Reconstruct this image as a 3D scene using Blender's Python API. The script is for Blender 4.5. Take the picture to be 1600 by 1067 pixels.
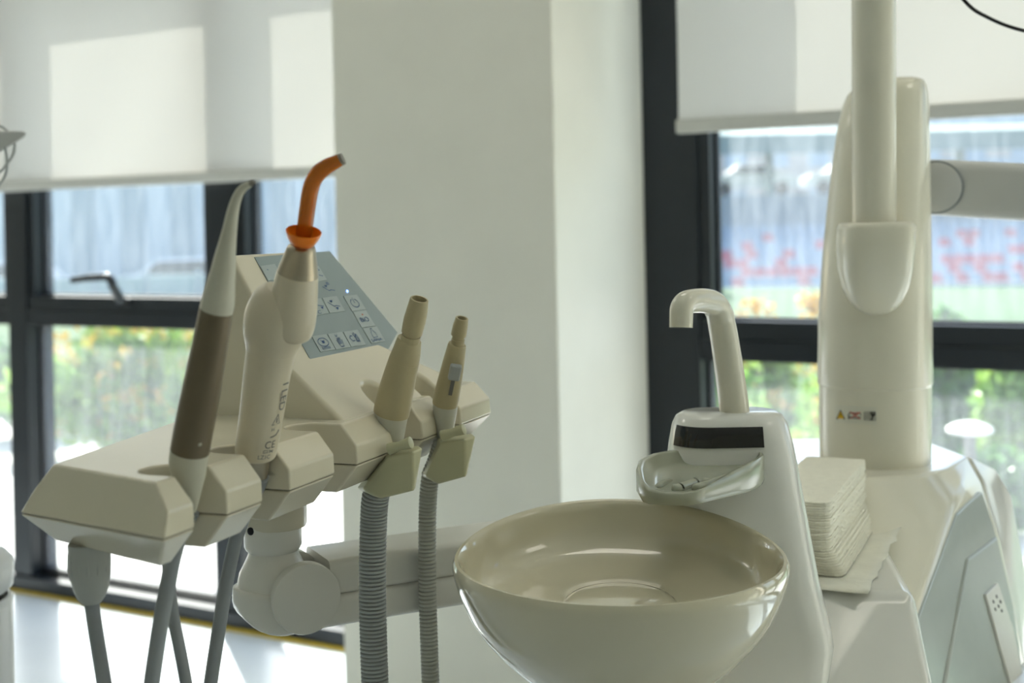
import bpy, bmesh, math, random
from mathutils import Vector, Matrix

random.seed(7)
for o in list(bpy.data.objects):
    bpy.data.objects.remove(o, do_unlink=True)
SC = bpy.context.scene
COL = SC.collection

# ------------------------------------------------------------------ camera, sky, sun, exposure
H = 1.15            # eye height above the clinic floor
F = 2000.0          # focal length in pixels of the 1600 px wide frame
V0 = 350.0          # image row of the horizon
ROLL = 0.020
SENS = 36.0
cam_d = bpy.data.cameras.new('camera')
cam = bpy.data.objects.new('camera', cam_d)
COL.objects.link(cam)
cam_d.sensor_width = SENS
cam_d.sensor_fit = 'HORIZONTAL'
cam_d.lens = F / 1600.0 * SENS
cam_d.shift_y = -(533.5 - V0) / 1600.0
cam_d.clip_start = 0.02
cam_d.clip_end = 500
cr, sr = math.cos(ROLL), math.sin(ROLL)
cam.matrix_world = Matrix(((cr, sr, 0, 0), (0, 0, -1, 0), (-sr, cr, 0, H), (0, 0, 0, 1)))
cam_d.dof.use_dof = True
cam_d.dof.focus_distance = 0.97
cam_d.dof.aperture_fstop = 6.4
SC.camera = cam

SUN_AZ = (-0.35, 0.94)          # horizontal direction towards the sun
SUN_EL = math.radians(42)
world = bpy.data.worlds.new('world')
SC.world = world
world.use_nodes = True
wn = world.node_tree
wn.nodes.clear()
w_out = wn.nodes.new('ShaderNodeOutputWorld')
w_bg = wn.nodes.new('ShaderNodeBackground')
w_sky = wn.nodes.new('ShaderNodeTexSky')
w_sky.sky_type = 'NISHITA'
w_sky.sun_disc = False
w_sky.sun_elevation = SUN_EL
w_sky.sun_rotation = math.atan2(SUN_AZ[0], SUN_AZ[1])
w_sky.dust_density = 2.5
w_bg.inputs['Strength'].default_value = 0.48
wn.links.new(w_sky.outputs[0], w_bg.inputs[0])
wn.links.new(w_bg.outputs[0], w_out.inputs[0])

sun_d = bpy.data.lights.new('sun', 'SUN')
sun_d.energy = 17.0
sun_d.angle = math.radians(0.6)
sun_d.color = (1.0, 0.95, 0.86)
sun = bpy.data.objects.new('sun', sun_d)
COL.objects.link(sun)
hs = math.hypot(*SUN_AZ)
sdir = Vector((SUN_AZ[0] / hs * math.cos(SUN_EL), SUN_AZ[1] / hs * math.cos(SUN_EL), math.sin(SUN_EL)))
sun.rotation_euler = sdir.to_track_quat('Z', 'Y').to_euler()
sun.location = (-3, 9, 9)

vs = SC.view_settings
vs.view_transform = 'Standard'
vs.look = 'None'
vs.gamma = 1.0
vs.use_curve_mapping = False
vs.exposure = 0.0


# ------------------------------------------------------------------ measuring helpers
def ray(u, v):
    dx, dv = u - 800.0, v - V0
    return Vector(((dx * cr - dv * sr) / F, 1.0, -(dv * cr + dx * sr) / F))


def P(u, v, Y):
    """world point that lies Y metres in front of the lens, seen at (u, v)"""
    r = ray(u, v) * Y
    return Vector((r.x, r.y, r.z + H))


def on_plane(u, v, p0, n):
    r = ray(u, v)
    o = Vector((0, 0, H))
    return o + r * ((p0 - o).dot(n) / r.dot(n))


# window wall frame: w along the wall, off into the room
WD = Vector((0.8725, -0.4886, 0))
WN = Vector((-0.4886, -0.8725, 0))
W0 = Vector((0, 3.22, 0))


def W(w, off, z):
    return W0 + WD * w + WN * off + Vector((0, 0, z))


# ------------------------------------------------------------------ materials
MATS = {}


def principled(name, col, rough=0.4, metal=0.0, spec=0.5, coat=0.0, noise=0.0, nscale=40.0, bump=0.0,
               bscale=200.0, trans=0.0, ior=1.45, emis=None, estr=0.0, sss=0.0):
    m = bpy.data.materials.new(name)
    m.use_nodes = True
    nt = m.node_tree
    b = nt.nodes['Principled BSDF']
    b.inputs['Base Color'].default_value = (*col, 1)
    b.inputs['Roughness'].default_value = rough
    b.inputs['Metallic'].default_value = metal
    b.inputs['Specular IOR Level'].default_value = spec
    b.inputs['Coat Weight'].default_value = coat
    b.inputs['Coat Roughness'].default_value = 0.06
    b.inputs['Transmission Weight'].default_value = trans
    b.inputs['IOR'].default_value = ior
    if emis:
        b.inputs['Emission Color'].default_value = (*emis, 1)
        b.inputs['Emission Strength'].default_value = estr
    if sss:
        b.inputs['Subsurface Weight'].default_value = sss
        b.inputs['Subsurface Radius'].default_value = (0.01, 0.008, 0.005)
    tc = nt.nodes.new('ShaderNodeTexCoord')
    if noise:
        n = nt.nodes.new('ShaderNodeTexNoise')
        n.inputs['Scale'].default_value = nscale
        n.inputs['Detail'].default_value = 4
        r = nt.nodes.new('ShaderNodeValToRGB')
        r.color_ramp.elements[0].position = 0.3
        r.color_ramp.elements[1].position = 0.7
        r.color_ramp.elements[0].color = (*[c * (1 - noise) for c in col], 1)
        r.color_ramp.elements[1].color = (*[min(1, c * (1 + noise)) for c in col], 1)
        nt.links.new(tc.outputs['Object'], n.inputs['Vector'])
        nt.links.new(n.outputs['Fac'], r.inputs['Fac'])
        nt.links.new(r.outputs['Color'], b.inputs['Base Color'])
    if bump:
        n2 = nt.nodes.new('ShaderNodeTexNoise')
        n2.inputs['Scale'].default_value = bscale
        n2.inputs['Detail'].default_value = 3
        bp = nt.nodes.new('ShaderNodeBump')
        bp.inputs['Strength'].default_value = bump
        bp.inputs['Distance'].default_value = 0.002
        nt.links.new(tc.outputs['Object'], n2.inputs['Vector'])
        nt.links.new(n2.outputs['Fac'], bp.inputs['Height'])
        nt.links.new(bp.outputs['Normal'], b.inputs['Normal'])
    MATS[name] = m
    return m


def mat_cloth(name, col, trans_col, tw, weave=900.0):
    """roller-blind cloth: diffuse front, some light shining through"""
    m = bpy.data.materials.new(name)
    m.use_nodes = True
    nt = m.node_tree
    nt.nodes.clear()
    out = nt.nodes.new('ShaderNodeOutputMaterial')
    d = nt.nodes.new('ShaderNodeBsdfDiffuse')
    t = nt.nodes.new('ShaderNodeBsdfTranslucent')
    mx = nt.nodes.new('ShaderNodeMixShader')
    n = nt.nodes.new('ShaderNodeTexNoise')
    n.inputs['Scale'].default_value = 3.0
    tc = nt.nodes.new('ShaderNodeTexCoord')
    bp = nt.nodes.new('ShaderNodeBump')
    bp.inputs['Strength'].default_value = 0.15
    bp.inputs['Distance'].default_value = 0.02
    nt.links.new(tc.outputs['Object'], n.inputs['Vector'])
    nt.links.new(n.outputs['Fac'], bp.inputs['Height'])
    nt.links.new(bp.outputs['Normal'], d.inputs['Normal'])
    nt.links.new(bp.outputs['Normal'], t.inputs['Normal'])
    d.inputs['Color'].default_value = (*col, 1)
    t.inputs['Color'].default_value = (*trans_col, 1)
    mx.inputs['Fac'].default_value = tw
    nt.links.new(d.outputs[0], mx.inputs[1])
    nt.links.new(t.outputs[0], mx.inputs[2])
    nt.links.new(mx.outputs[0], out.inputs['Surface'])
    MATS[name] = m
    return m


def mat_pane(name, tint, dust):
    """tinted, slightly dusty window glass"""
    m = bpy.data.materials.new(name)
    m.use_nodes = True
    nt = m.node_tree
    nt.nodes.clear()
    out = nt.nodes.new('ShaderNodeOutputMaterial')
    tr = nt.nodes.new('ShaderNodeBsdfTransparent')
    gl = nt.nodes.new('ShaderNodeBsdfGlossy')
    du = nt.nodes.new('ShaderNodeBsdfTranslucent')
    lw = nt.nodes.new('ShaderNodeLayerWeight')
    lw.inputs['Blend'].default_value = 0.5
    pw = nt.nodes.new('ShaderNodeMath')
    pw.operation = 'POWER'
    pw.inputs[1].default_value = 4.0
    fr = nt.nodes.new('ShaderNodeMath')
    fr.operation = 'MULTIPLY_ADD'
    fr.inputs[1].default_value = 0.6
    fr.inputs[2].default_value = 0.025
    nt.links.new(lw.outputs['Facing'], pw.inputs[0])
    nt.links.new(pw.outputs[0], fr.inputs[0])
    m1 = nt.nodes.new('ShaderNodeMixShader')
    m2 = nt.nodes.new('ShaderNodeMixShader')
    tc = nt.nodes.new('ShaderNodeTexCoord')
    mp = nt.nodes.new('ShaderNodeMapping')
    mp.inputs['Scale'].default_value = (9, 9, 1.2)
    n = nt.nodes.new('ShaderNodeTexNoise')
    n.inputs['Scale'].default_value = 6
    n.inputs['Detail'].default_value = 5
    mr = nt.nodes.new('ShaderNodeMapRange')
    mr.inputs['From Min'].default_value = 0.3
    mr.inputs['From Max'].default_value = 0.7
    mr.inputs['To Min'].default_value = dust * 0.6
    mr.inputs['To Max'].default_value = dust * 1.4
    tr.inputs['Color'].default_value = (*tint, 1)
    gl.inputs['Roughness'].default_value = 0.02
    du.inputs['Color'].default_value = (0.82, 0.9, 0.98, 1)
    nt.links.new(tc.outputs['Object'], mp.inputs['Vector'])
    nt.links.new(mp.outputs['Vector'], n.inputs['Vector'])
    nt.links.new(n.outputs['Fac'], mr.inputs['Value'])
    nt.links.new(mr.outputs['Result'], m1.inputs['Fac'])
    nt.links.new(tr.outputs[0], m1.inputs[1])
    nt.links.new(du.outputs[0], m1.inputs[2])
    nt.links.new(fr.outputs[0], m2.inputs['Fac'])
    nt.links.new(m1.outputs[0], m2.inputs[1])
    nt.links.new(gl.outputs[0], m2.inputs[2])
    nt.links.new(m2.outputs[0], out.inputs['Surface'])
    MATS[name] = m
    return m


def mat_leaf(name, c1, c2, tw=0.4, rough=0.3):
    m = bpy.data.materials.new(name)
    m.use_nodes = True
    nt = m.node_tree
    b = nt.nodes['Principled BSDF']
    out = nt.nodes['Material Output']
    t = nt.nodes.new('ShaderNodeBsdfTranslucent')
    mx = nt.nodes.new('ShaderNodeMixShader')
    mx.inputs['Fac'].default_value = tw
    n = nt.nodes.new('ShaderNodeTexNoise')
    n.inputs['Scale'].default_value = 7
    r = nt.nodes.new('ShaderNodeValToRGB')
    r.color_ramp.elements[0].position = 0.35
    r.color_ramp.elements[1].position = 0.65
    r.color_ramp.elements[0].color = (*c1, 1)
    r.color_ramp.elements[1].color = (*c2, 1)
    tc = nt.nodes.new('ShaderNodeTexCoord')
    nt.links.new(tc.outputs['Object'], n.inputs['Vector'])
    nt.links.new(n.outputs['Fac'], r.inputs['Fac'])
    nt.links.new(r.outputs['Color'], b.inputs['Base Color'])
    nt.links.new(r.outputs['Color'], t.inputs['Color'])
    b.inputs['Roughness'].default_value = rough
    nt.links.new(b.outputs[0], mx.inputs[1])
    nt.links.new(t.outputs[0], mx.inputs[2])
    nt.links.new(mx.outputs[0], out.inputs['Surface'])
    MATS[name] = m
    return m


principled('wall_paint', (0.86, 0.845, 0.745), 0.7, noise=0.02, nscale=6)
principled('ceiling_paint', (0.85, 0.85, 0.82), 0.8, noise=0.01)
principled('vinyl_floor', (0.66, 0.72, 0.76), 0.28, noise=0.04, nscale=3)
principled('sealant', (0.62, 0.45, 0.05), 0.5, noise=0.15, nscale=30)
principled('frame_metal', (0.014, 0.018, 0.023), 0.38, spec=0.5, noise=0.05)
principled('gasket', (0.008, 0.008, 0.01), 0.6, noise=0.1)
principled('handle_metal', (0.06, 0.065, 0.07), 0.25, metal=0.6, noise=0.05)
principled('alu_bar', (0.62, 0.62, 0.58), 0.45, noise=0.02)
mat_cloth('blind_cloth', (0.88, 0.88, 0.86), (0.97, 0.92, 0.84), 0.135)
mat_pane('window_glass', (0.88, 0.92, 0.93), 0.06)
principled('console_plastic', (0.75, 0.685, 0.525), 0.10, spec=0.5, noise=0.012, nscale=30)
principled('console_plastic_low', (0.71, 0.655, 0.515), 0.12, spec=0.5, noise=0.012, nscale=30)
principled('arm_plastic', (0.80, 0.78, 0.71), 0.25, noise=0.012, nscale=30)
principled('unit_plastic', (0.80, 0.79, 0.73), 0.10, coat=0.3, noise=0.01, nscale=20)
principled('post_enamel', (0.85, 0.81, 0.665), 0.12, coat=0.4, noise=0.01, nscale=20)
principled('ceramic', (0.70, 0.645, 0.475), 0.07, coat=0.6, noise=0.01, nscale=20)
principled('tray_plastic', (0.38, 0.39, 0.295), 0.2, coat=0.15, noise=0.01)
principled('faucet_plastic', (0.80, 0.76, 0.62), 0.1, coat=0.4, noise=0.01)
principled('black_gloss', (0.006, 0.005, 0.005), 0.08, coat=0.5, noise=0.1)
principled('black_hole', (0.01, 0.01, 0.012), 0.5, noise=0.1)
principled('olive_clip', (0.58, 0.56, 0.36), 0.4, noise=0.02)
principled('suction_beige', (0.50, 0.43, 0.26), 0.45, noise=0.02)
principled('sleeve_grey', (0.60, 0.59, 0.51), 0.4, noise=0.02)
principled('hose_grey', (0.42, 0.44, 0.43), 0.45, noise=0.04)
principled('hose_beige', (0.50, 0.50, 0.44), 0.45, noise=0.04)
principled('cord_grey', (0.30, 0.32, 0.33), 0.5, noise=0.03)
principled('strain_grey', (0.46, 0.47, 0.44), 0.5, noise=0.03)
principled('scaler_brown', (0.17, 0.13, 0.078), 0.38, metal=0.35, noise=0.04, nscale=60)
principled('scaler_pale', (0.57, 0.545, 0.43), 0.4, noise=0.02)
principled('tip_steel', (0.25, 0.23, 0.19), 0.3, metal=0.9, noise=0.05)
principled('curing_white', (0.70, 0.62, 0.46), 0.3, noise=0.015)
principled('curing_metal', (0.42, 0.36, 0.27), 0.32, metal=0.85, noise=0.05)
principled('orange_rod', (0.62, 0.17, 0.01), 0.15, trans=0.4, noise=0.08, nscale=90)
principled('orange_shield', (0.95, 0.24, 0.01), 0.3, noise=0.03, sss=0.3)
principled('panel_film', (0.30, 0.36, 0.36), 0.35, noise=0.02)
principled('panel_button', (0.42, 0.48, 0.47), 0.35, noise=0.02)
principled('icon_blue', (0.03, 0.09, 0.24), 0.5, noise=0.05)
principled('icon_orange', (0.7, 0.14, 0.02), 0.5, noise=0.05)
principled('led_blue', (0.3, 0.4, 1.0), 0.3, emis=(0.12, 0.25, 1.0), estr=9.0, noise=0.01)
principled('ink_grey', (0.16, 0.155, 0.15), 0.6, noise=0.05)
principled('label_white', (0.76, 0.74, 0.62), 0.35, noise=0.02)
principled('label_yellow', (0.85, 0.52, 0.02), 0.4, noise=0.02)
principled('label_red', (0.65, 0.10, 0.07), 0.4, noise=0.02)
principled('label_black', (0.02, 0.02, 0.02), 0.5, noise=0.05)
principled('paper', (0.88, 0.85, 0.71), 0.9, noise=0.03, nscale=120, bump=0.5, bscale=400)
principled('paper_sheet', (0.80, 0.78, 0.66), 0.85, noise=0.04, nscale=40, bump=0.6, bscale=90)
principled('side_panel', (0.50, 0.54, 0.50), 0.14, coat=0.4, noise=0.02)
principled('lamp_arm_white', (0.66, 0.66, 0.64), 0.3, noise=0.01)
principled('cable_black', (0.01, 0.01, 0.012), 0.5, noise=0.05)
principled('lamp_panel', (0.9, 0.9, 0.9), 0.5, emis=(1.0, 0.94, 0.80), estr=3.6, noise=0.01)
# outdoors
principled('grass', (0.045, 0.10, 0.03), 0.9, noise=0.25, nscale=3)
principled('paving', (0.62, 0.60, 0.56), 0.8, noise=0.08, nscale=5)
principled('concrete', (0.36, 0.42, 0.48), 0.8, noise=0.06)
principled('seat_red', (0.55, 0.16, 0.20), 0.5, noise=0.05)
principled('seat_blue', (0.34, 0.42, 0.52), 0.5, noise=0.05)
principled('roof_green', (0.26, 0.33, 0.31), 0.7, noise=0.08)
principled('facade_pink', (0.68, 0.58, 0.50), 0.8, noise=0.05)
principled('facade_pale', (0.52, 0.60, 0.66), 0.8, noise=0.05)
principled('facade_dark', (0.30, 0.40, 0.46), 0.5, noise=0.05)
principled('car_white', (0.8, 0.8, 0.8), 0.2, coat=0.5, noise=0.01)
principled('car_dark', (0.10, 0.11, 0.13), 0.2, coat=0.5, noise=0.01)
principled('tyre', (0.02, 0.02, 0.02), 0.8, noise=0.1)
principled('car_glass', (0.05, 0.07, 0.09), 0.08, noise=0.05)
principled('fence_teal', (0.36, 0.46, 0.48), 0.7, noise=0.05)
principled('bark', (0.16, 0.10, 0.06), 0.9, noise=0.2)
principled('lamp_white', (0.85, 0.85, 0.85), 0.4, noise=0.01)
principled('lamp_grey', (0.2, 0.21, 0.22), 0.4, noise=0.02)
mat_leaf('leaf_light', (0.16, 0.34, 0.05), (0.36, 0.52, 0.10))
mat_leaf('leaf_mid', (0.07, 0.20, 0.05), (0.20, 0.36, 0.09))
mat_leaf('flower', (0.50, 0.28, 0.015), (0.62, 0.42, 0.04), 0.35, 0.5)


# ------------------------------------------------------------------ mesh helpers
def link(name, me, mat, parent=None, kind=None, smooth=None):
    if mat:
        me.materials.append(MATS[mat])
    if smooth is not None:
        for p in me.polygons:
            p.use_smooth = True
        me.set_sharp_from_angle(angle=math.radians(smooth))
    o = bpy.data.objects.new(name, me)
    COL.objects.link(o)
    if parent:
        o.parent = parent
        o.matrix_parent_inverse = parent.matrix_world.inverted()
    if kind:
        o['kind'] = kind
    return o


def finish(name, bm, mat, parent=None, kind=None, smooth=40, bevel=0.0, seg=2):
    bmesh.ops.recalc_face_normals(bm, faces=bm.faces[:])
    me = bpy.data.meshes.new(name)
    bm.to_mesh(me)
    bm.free()
    o = link(name, me, mat, parent, kind, smooth)
    if bevel:
        b = o.modifiers.new('bevel', 'BEVEL')
        b.width = bevel
        b.segments = seg
        b.limit_method = 'ANGLE'
        b.angle_limit = math.radians(25)
        b.harden_normals = True
    return o


def thing(name, label, cat, loc=(0, 0, 0), group=None):
    o = bpy.data.objects.new(name, None)
    COL.objects.link(o)
    o.location = loc
    o.matrix_world = Matrix.Translation(loc)
    o.empty_display_size = 0.05
    tag(o, label, cat, group)
    return o


def tag(o, label, cat, group=None):
    o['label'] = label
    o['category'] = cat
    if group:
        o['group'] = group
    return o


def bm_box(bm, c, ax, ay, az):
    """box from centre and three half-axis vectors"""
    vs_ = []
    for sx in (-1, 1):
        for sy in (-1, 1):
            for sz in (-1, 1):
                vs_.append(bm.verts.new(c + ax * sx + ay * sy + az * sz))
    for f in ((0, 1, 3, 2), (4, 6, 7, 5), (0, 4, 5, 1), (2, 3, 7, 6), (0, 2, 6, 4), (1, 5, 7, 3)):
        bm.faces.new([vs_[i] for i in f])


def wbox(bm, w0, w1, o0, o1, z0, z1):
    c = W((w0 + w1) / 2, (o0 + o1) / 2, (z0 + z1) / 2)
    bm_box(bm, c, WD * ((w1 - w0) / 2), WN * ((o1 - o0) / 2), Vector((0, 0, (z1 - z0) / 2)))


def loft(bm, loops, cap0=True, cap1=True):
    rows = [[bm.verts.new(p) for p in lp] for lp in loops]
    n = len(rows[0])
    for a, b in zip(rows[:-1], rows[1:]):
        for i in range(n):
            j = (i + 1) % n
            bm.faces.new((a[i], a[j], b[j], b[i]))
    if cap0:
        bm.faces.new(rows[0][::-1])
    if cap1:
        bm.faces.new(rows[-1])
    return rows


def frame_of(t, hint=None):
    t = t.normalized()
    h = hint or (Vector((0, 1, 0)) if abs(t.y) < 0.8 else Vector((1, 0, 0)))
    x = h.cross(t).normalized()
    y = t.cross(x).normalized()
    return x, y


def ring(c, t, r, n=24, hint=None, ry=None):
    x, y = frame_of(t, hint)
    ry = r if ry is None else ry
    return [c + x * (r * math.cos(2 * math.pi * i / n)) + y * (ry * math.sin(2 * math.pi * i / n)) for i in range(n)]


def tube_bm(secs, n=24, axis=None, cap=True, hint=None):
    """secs: [(centre, radius)]; rings stand square to the path, or to axis if given"""
    bm = bmesh.new()
    loops = []
    for i, (c, r) in enumerate(secs):
        if axis is not None:
            t = axis
        else:
            a = secs[max(0, i - 1)][0]
            b = secs[min(len(secs) - 1, i + 1)][0]
            t = b - a
        loops.append(ring(c, t, max(r, 1e-5), n, hint))
    loft(bm, loops, cap, cap)
    return bm


def lathe_bm(base, axis, prof, n=40, cap=True):
    axis = axis.normalized()
    return tube_bm([(base + axis * h, r) for h, r in prof], n, axis, cap)


def smooth_path(pts, k=8):
    """Catmull-Rom through points (Vector or (Vector, r))"""
    out = []
    n = len(pts)
    for i in range(n - 1):
        p0, p1, p2, p3 = pts[max(0, i - 1)], pts[i], pts[i + 1], pts[min(n - 1, i + 2)]
        for s in range(k):
            t = s / k
            def cr_(a, b, c, d):
                return 0.5 * ((2 * b) + (-a + c) * t + (2 * a - 5 * b + 4 * c - d) * t * t + (-a + 3 * b - 3 * c + d) * t ** 3)
            if isinstance(p1, tuple):
                out.append((cr_(p0[0], p1[0], p2[0], p3[0]), cr_(p0[1], p1[1], p2[1], p3[1])))
            else:
                out.append(cr_(p0, p1, p2, p3))
    out.append(pts[-1])
    return out


def hull_bm(pts):
    bm = bmesh.new()
    for p in pts:
        bm.verts.new(p)
    r = bmesh.ops.convex_hull(bm, input=bm.verts[:])
    junk = [g for g in r.get('geom_interior', []) + r.get('geom_unused', []) if isinstance(g, bmesh.types.BMVert)]
    if junk:
        bmesh.ops.delete(bm, geom=list(set(junk)), context='VERTS')
    bmesh.ops.dissolve_limit(bm, angle_limit=math.radians(3), verts=bm.verts[:], edges=bm.edges[:])
    return bm


def rrect(x0, x1, y0, y1, r, z, n=6):
    """rounded rectangle loop in the world XY plane"""
    pts = []
    for cx, cy, a0 in ((x1 - r, y1 - r, 0), (x0 + r, y1 - r, 90), (x0 + r, y0 + r, 180), (x1 - r, y0 + r, 270)):
        for i in range(n + 1):
            a = math.radians(a0 + 90 * i / n)
            pts.append(Vector((cx + r * math.cos(a), cy + r * math.sin(a), z)))
    return pts


def ribbon_bm(bm, pts, nrm, w):
    """flat printed stroke along points lying on a surface"""
    for a, b in zip(pts[:-1], pts[1:]):
        d = (b - a)
        if d.length < 1e-7:
            continue
        d.normalize()
        s = nrm.cross(d).normalized() * (w / 2)
        e = d * (w / 2)
        vs_ = [bm.verts.new(p) for p in (a - s - e, b - s + e, b + s + e, a + s - e)]
        bm.faces.new(vs_)


def text_mesh(txt, fn, name='t'):
    """letters as flat mesh; fn maps (x, y) in em units to world"""
    cu = bpy.data.curves.new(name, 'FONT')
    cu.body = txt
    cu.align_x = 'CENTER'
    cu.align_y = 'CENTER'
    cu.resolution_u = 3
    ob = bpy.data.objects.new(name, cu)
    COL.objects.link(ob)
    dg = bpy.context.evaluated_depsgraph_get()
    me = bpy.data.meshes.new_from_object(ob.evaluated_get(dg))
    bpy.data.objects.remove(ob, do_unlink=True)
    bpy.data.curves.remove(cu)
    for v in me.vertices:
        v.co = fn(v.co.x, v.co.y)
    me.materials.clear()
    return me


def apply_boolean(o, cutters):
    for c in cutters:
        m = o.modifiers.new('cut', 'BOOLEAN')
        m.operation = 'DIFFERENCE'
        m.solver = 'EXACT'
        m.object = c
    dg = bpy.context.evaluated_depsgraph_get()
    dg.update()
    me = bpy.data.meshes.new_from_object(o.evaluated_get(dg))
    o.modifiers.clear()
    o.data = me


# ------------------------------------------------------------------ room shell
Z3 = Vector((0, 0, 1))
CEIL = 2.75
WL, WR, DEPTH = -4.2, 3.6, 5.6


def slab(name, mat, w0, w1, o0, o1, z0, z1, parent=None, kind='structure', bevel=0.0):
    bm = bmesh.new()
    wbox(bm, w0, w1, o0, o1, z0, z1)
    return finish(name, bm, mat, parent, kind if not parent else None, None, bevel)


slab('floor', 'vinyl_floor', WL, WR, -0.14, DEPTH, -0.1, 0)
slab('ceiling', 'ceiling_paint', WL, WR, -0.14, DEPTH, CEIL, CEIL + 0.1)
slab('wall_back', 'wall_paint', WL, WR, DEPTH, DEPTH + 0.1, -0.1, CEIL + 0.1)
slab('wall_left', 'wall_paint', WL - 0.1, WL, -0.14, DEPTH + 0.1, -0.1, CEIL + 0.1)
slab('wall_right', 'wall_paint', WR, WR + 0.1, -0.14, DEPTH + 0.1, -0.1, CEIL + 0.1)
slab('wall_front', 'wall_paint', WL, WR, -0.14, 0.0, 2.45, CEIL)
CW0, CW1, CO = -0.214, 0.354, 0.447
col_o = slab('wall_pillar', 'wall_paint', CW0, CW1, -0.14, CO, 0, CEIL, bevel=0.004)
slab('trim_1', 'sealant', WL, CW0, 0.0, 0.016, 0.0, 0.006)
slab('trim_2', 'sealant', CW1, WR, 0.0, 0.016, 0.0, 0.006)

G = -0.07      # glass plane


def window(name, verts, dz=0.0):
    """verts: [(w0, w1)] vertical members; panes in between"""
    wa, wb = verts[0][0], verts[-1][1]
    root = bpy.data.objects.new(name, None)
    COL.objects.link(root)
    root.location = W((wa + wb) / 2, -0.07, 0)
    root.matrix_world = Matrix.Translation(root.location)
    root['kind'] = 'structure'

    def part(nm, mat, *a, bevel=0.002):
        bm = bmesh.new()
        wbox(bm, *a)
        return finish(nm, bm, mat, root, None, None, bevel)
    part('sill', 'frame_metal', wa, wb, -0.14, 0.0, 0.0, 0.048)
    part('head_rail', 'frame_metal', wa, wb, -0.12, -0.01, 2.38, 2.45)
    for (a, b) in verts:
        part('mullion', 'frame_metal', a, b, -0.12, -0.012, 0.048, 2.38)
    for (a, b), (c, d) in zip(verts[:-1], verts[1:]):
        part('transom', 'frame_metal', b, c, -0.12, -0.014, 0.858 + dz, 0.905 + dz)
        part('top_transom', 'frame_metal', b, c, -0.12, -0.014, 1.96, 2.07)
        part('bottom_rail', 'frame_metal', b, c, -0.12, -0.05, 0.048, 0.062)
        # opening sash
        s = 0.028
        part('sash_rail', 'frame_metal', b, c, -0.10, -0.018, 0.905 + dz, 0.95 + dz)
        part('sash_rail', 'frame_metal', b, c, -0.10, -0.02, 1.92, 1.96)
        part('sash_stile', 'frame_metal', b, b + s, -0.10, -0.022, 0.95 + dz, 1.92)
        part('sash_stile', 'frame_metal', c - s, c, -0.10, -0.022, 0.95 + dz, 1.92)
        for (x0, x1, z0, z1) in ((b + s, c - s, 0.95 + dz, 1.92), (b, c, 0.062, 0.858 + dz), (b, c, 2.07, 2.38)):
            part('pane', 'window_glass', x0, x1, G - 0.003, G + 0.003, z0, z1, bevel=0)
            bm = bmesh.new()
            g = 0.006
            wbox(bm, x0, x0 + g, G - 0.01, G + 0.012, z0, z1)
            wbox(bm, x1 - g, x1, G - 0.01, G + 0.012, z0, z1)
            wbox(bm, x0 + g, x1 - g, G - 0.01, G + 0.012, z0, z0 + g)
            wbox(bm, x0 + g, x1 - g, G - 0.01, G + 0.012, z1 - g, z1)
            finish('gasket', bm, 'gasket', root, None, None)
    return root


win1 = window('window_1', [(-3.6, -3.5), (-2.74, -2.64), (-1.885, -1.80), (-1.02, -0.92), (-0.3, CW0)])
win2 = window('window_2', [(CW1, 0.49), (1.48, 1.58), (2.4, 2.5), (3.3, 3.4)], -0.034)

# cranked handle on the left sash
hb = bmesh.new()
hw = -1.375
wbox(hb, hw - 0.035, hw + 0.035, -0.018, -0.008, 0.93, 0.948)
handle = finish('handle', hb, 'handle_metal', win1, None, 40, 0.003)
handle['label'] = 'dark cranked window handle'
secs = [(W(hw, -0.012, 0.935), .014), (W(hw, 0.0, 0.955), .014), (W(hw, 0.022, 0.985), .014), (W(hw, 0.028, 1.003), .014), (W(hw - .006, 0.030, 1.011), .013), (W(hw - .016, 0.031, 1.014), .012),
        (W(hw - .04, 0.032, 1.014), .012), (W(hw - .10, 0.032, 1.011), .0115), (W(hw - .165, 0.032, 1.004), .010)]
finish('lever', tube_bm(secs, 14), 'handle_metal', handle)


def blind(w0, w1, off, zb, label, wseed):
    root = thing('roller_blind', label, 'blind', W((w0 + w1) / 2, off, zb))
    bm = bmesh.new()
    n, m = 60, 30
    rnd = random.Random(wseed)
    ph = [rnd.uniform(0, 6) for _ in range(4)]
    rows = []
    for j in range(m + 1):
        z = zb + 0.03 + (2.6 - zb - 0.03) * j / m
        row = []
        for i in range(n + 1):
            w = w0 + (w1 - w0) * i / n
            k = math.exp(-(z - zb) * 2.2)
            o = off + k * 0.0035 * (math.sin(w * 9 + ph[0] + (z - zb) * 5) + math.sin(w * 15 + ph[1] - (z - zb) * 8))
            row.append(bm.verts.new(W(w, o, z)))
        rows.append(row)
    for a, b in zip(rows[:-1], rows[1:]):
        for i in range(n):
            bm.faces.new((a[i], a[i + 1], b[i + 1], b[i]))
    finish('cloth', bm, 'blind_cloth', root, None, 60)
    bm = bmesh.new()
    wbox(bm, w0 - 0.004, w1 + 0.004, off - 0.010, off + 0.010, zb, zb + 0.032)
    finish('bottom_bar', bm, 'alu_bar', root, None, 40, 0.005, 3)
    a = W(w0, off - 0.0, 2.6)
    finish('roller_tube', lathe_bm(a, WD, [(0, .028), (w1 - w0, .028)], 24), 'alu_bar', root)
    for w in (w0 - .012, w1 + .004):
        bm = bmesh.new()
        wbox(bm, w, w + .008, -0.0, off + .035, 2.55, 2.66)
        finish('bracket', bm, 'alu_bar', root, None, None)
    return root


blind(-2.30, -0.235, 0.035, 1.285, 'cream roller blind lowered over window with small cranked handle', 1)
blind(0.498, 1.95, 0.115, 1.345, 'cream roller blind hanging behind tall white column post', 2)

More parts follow.
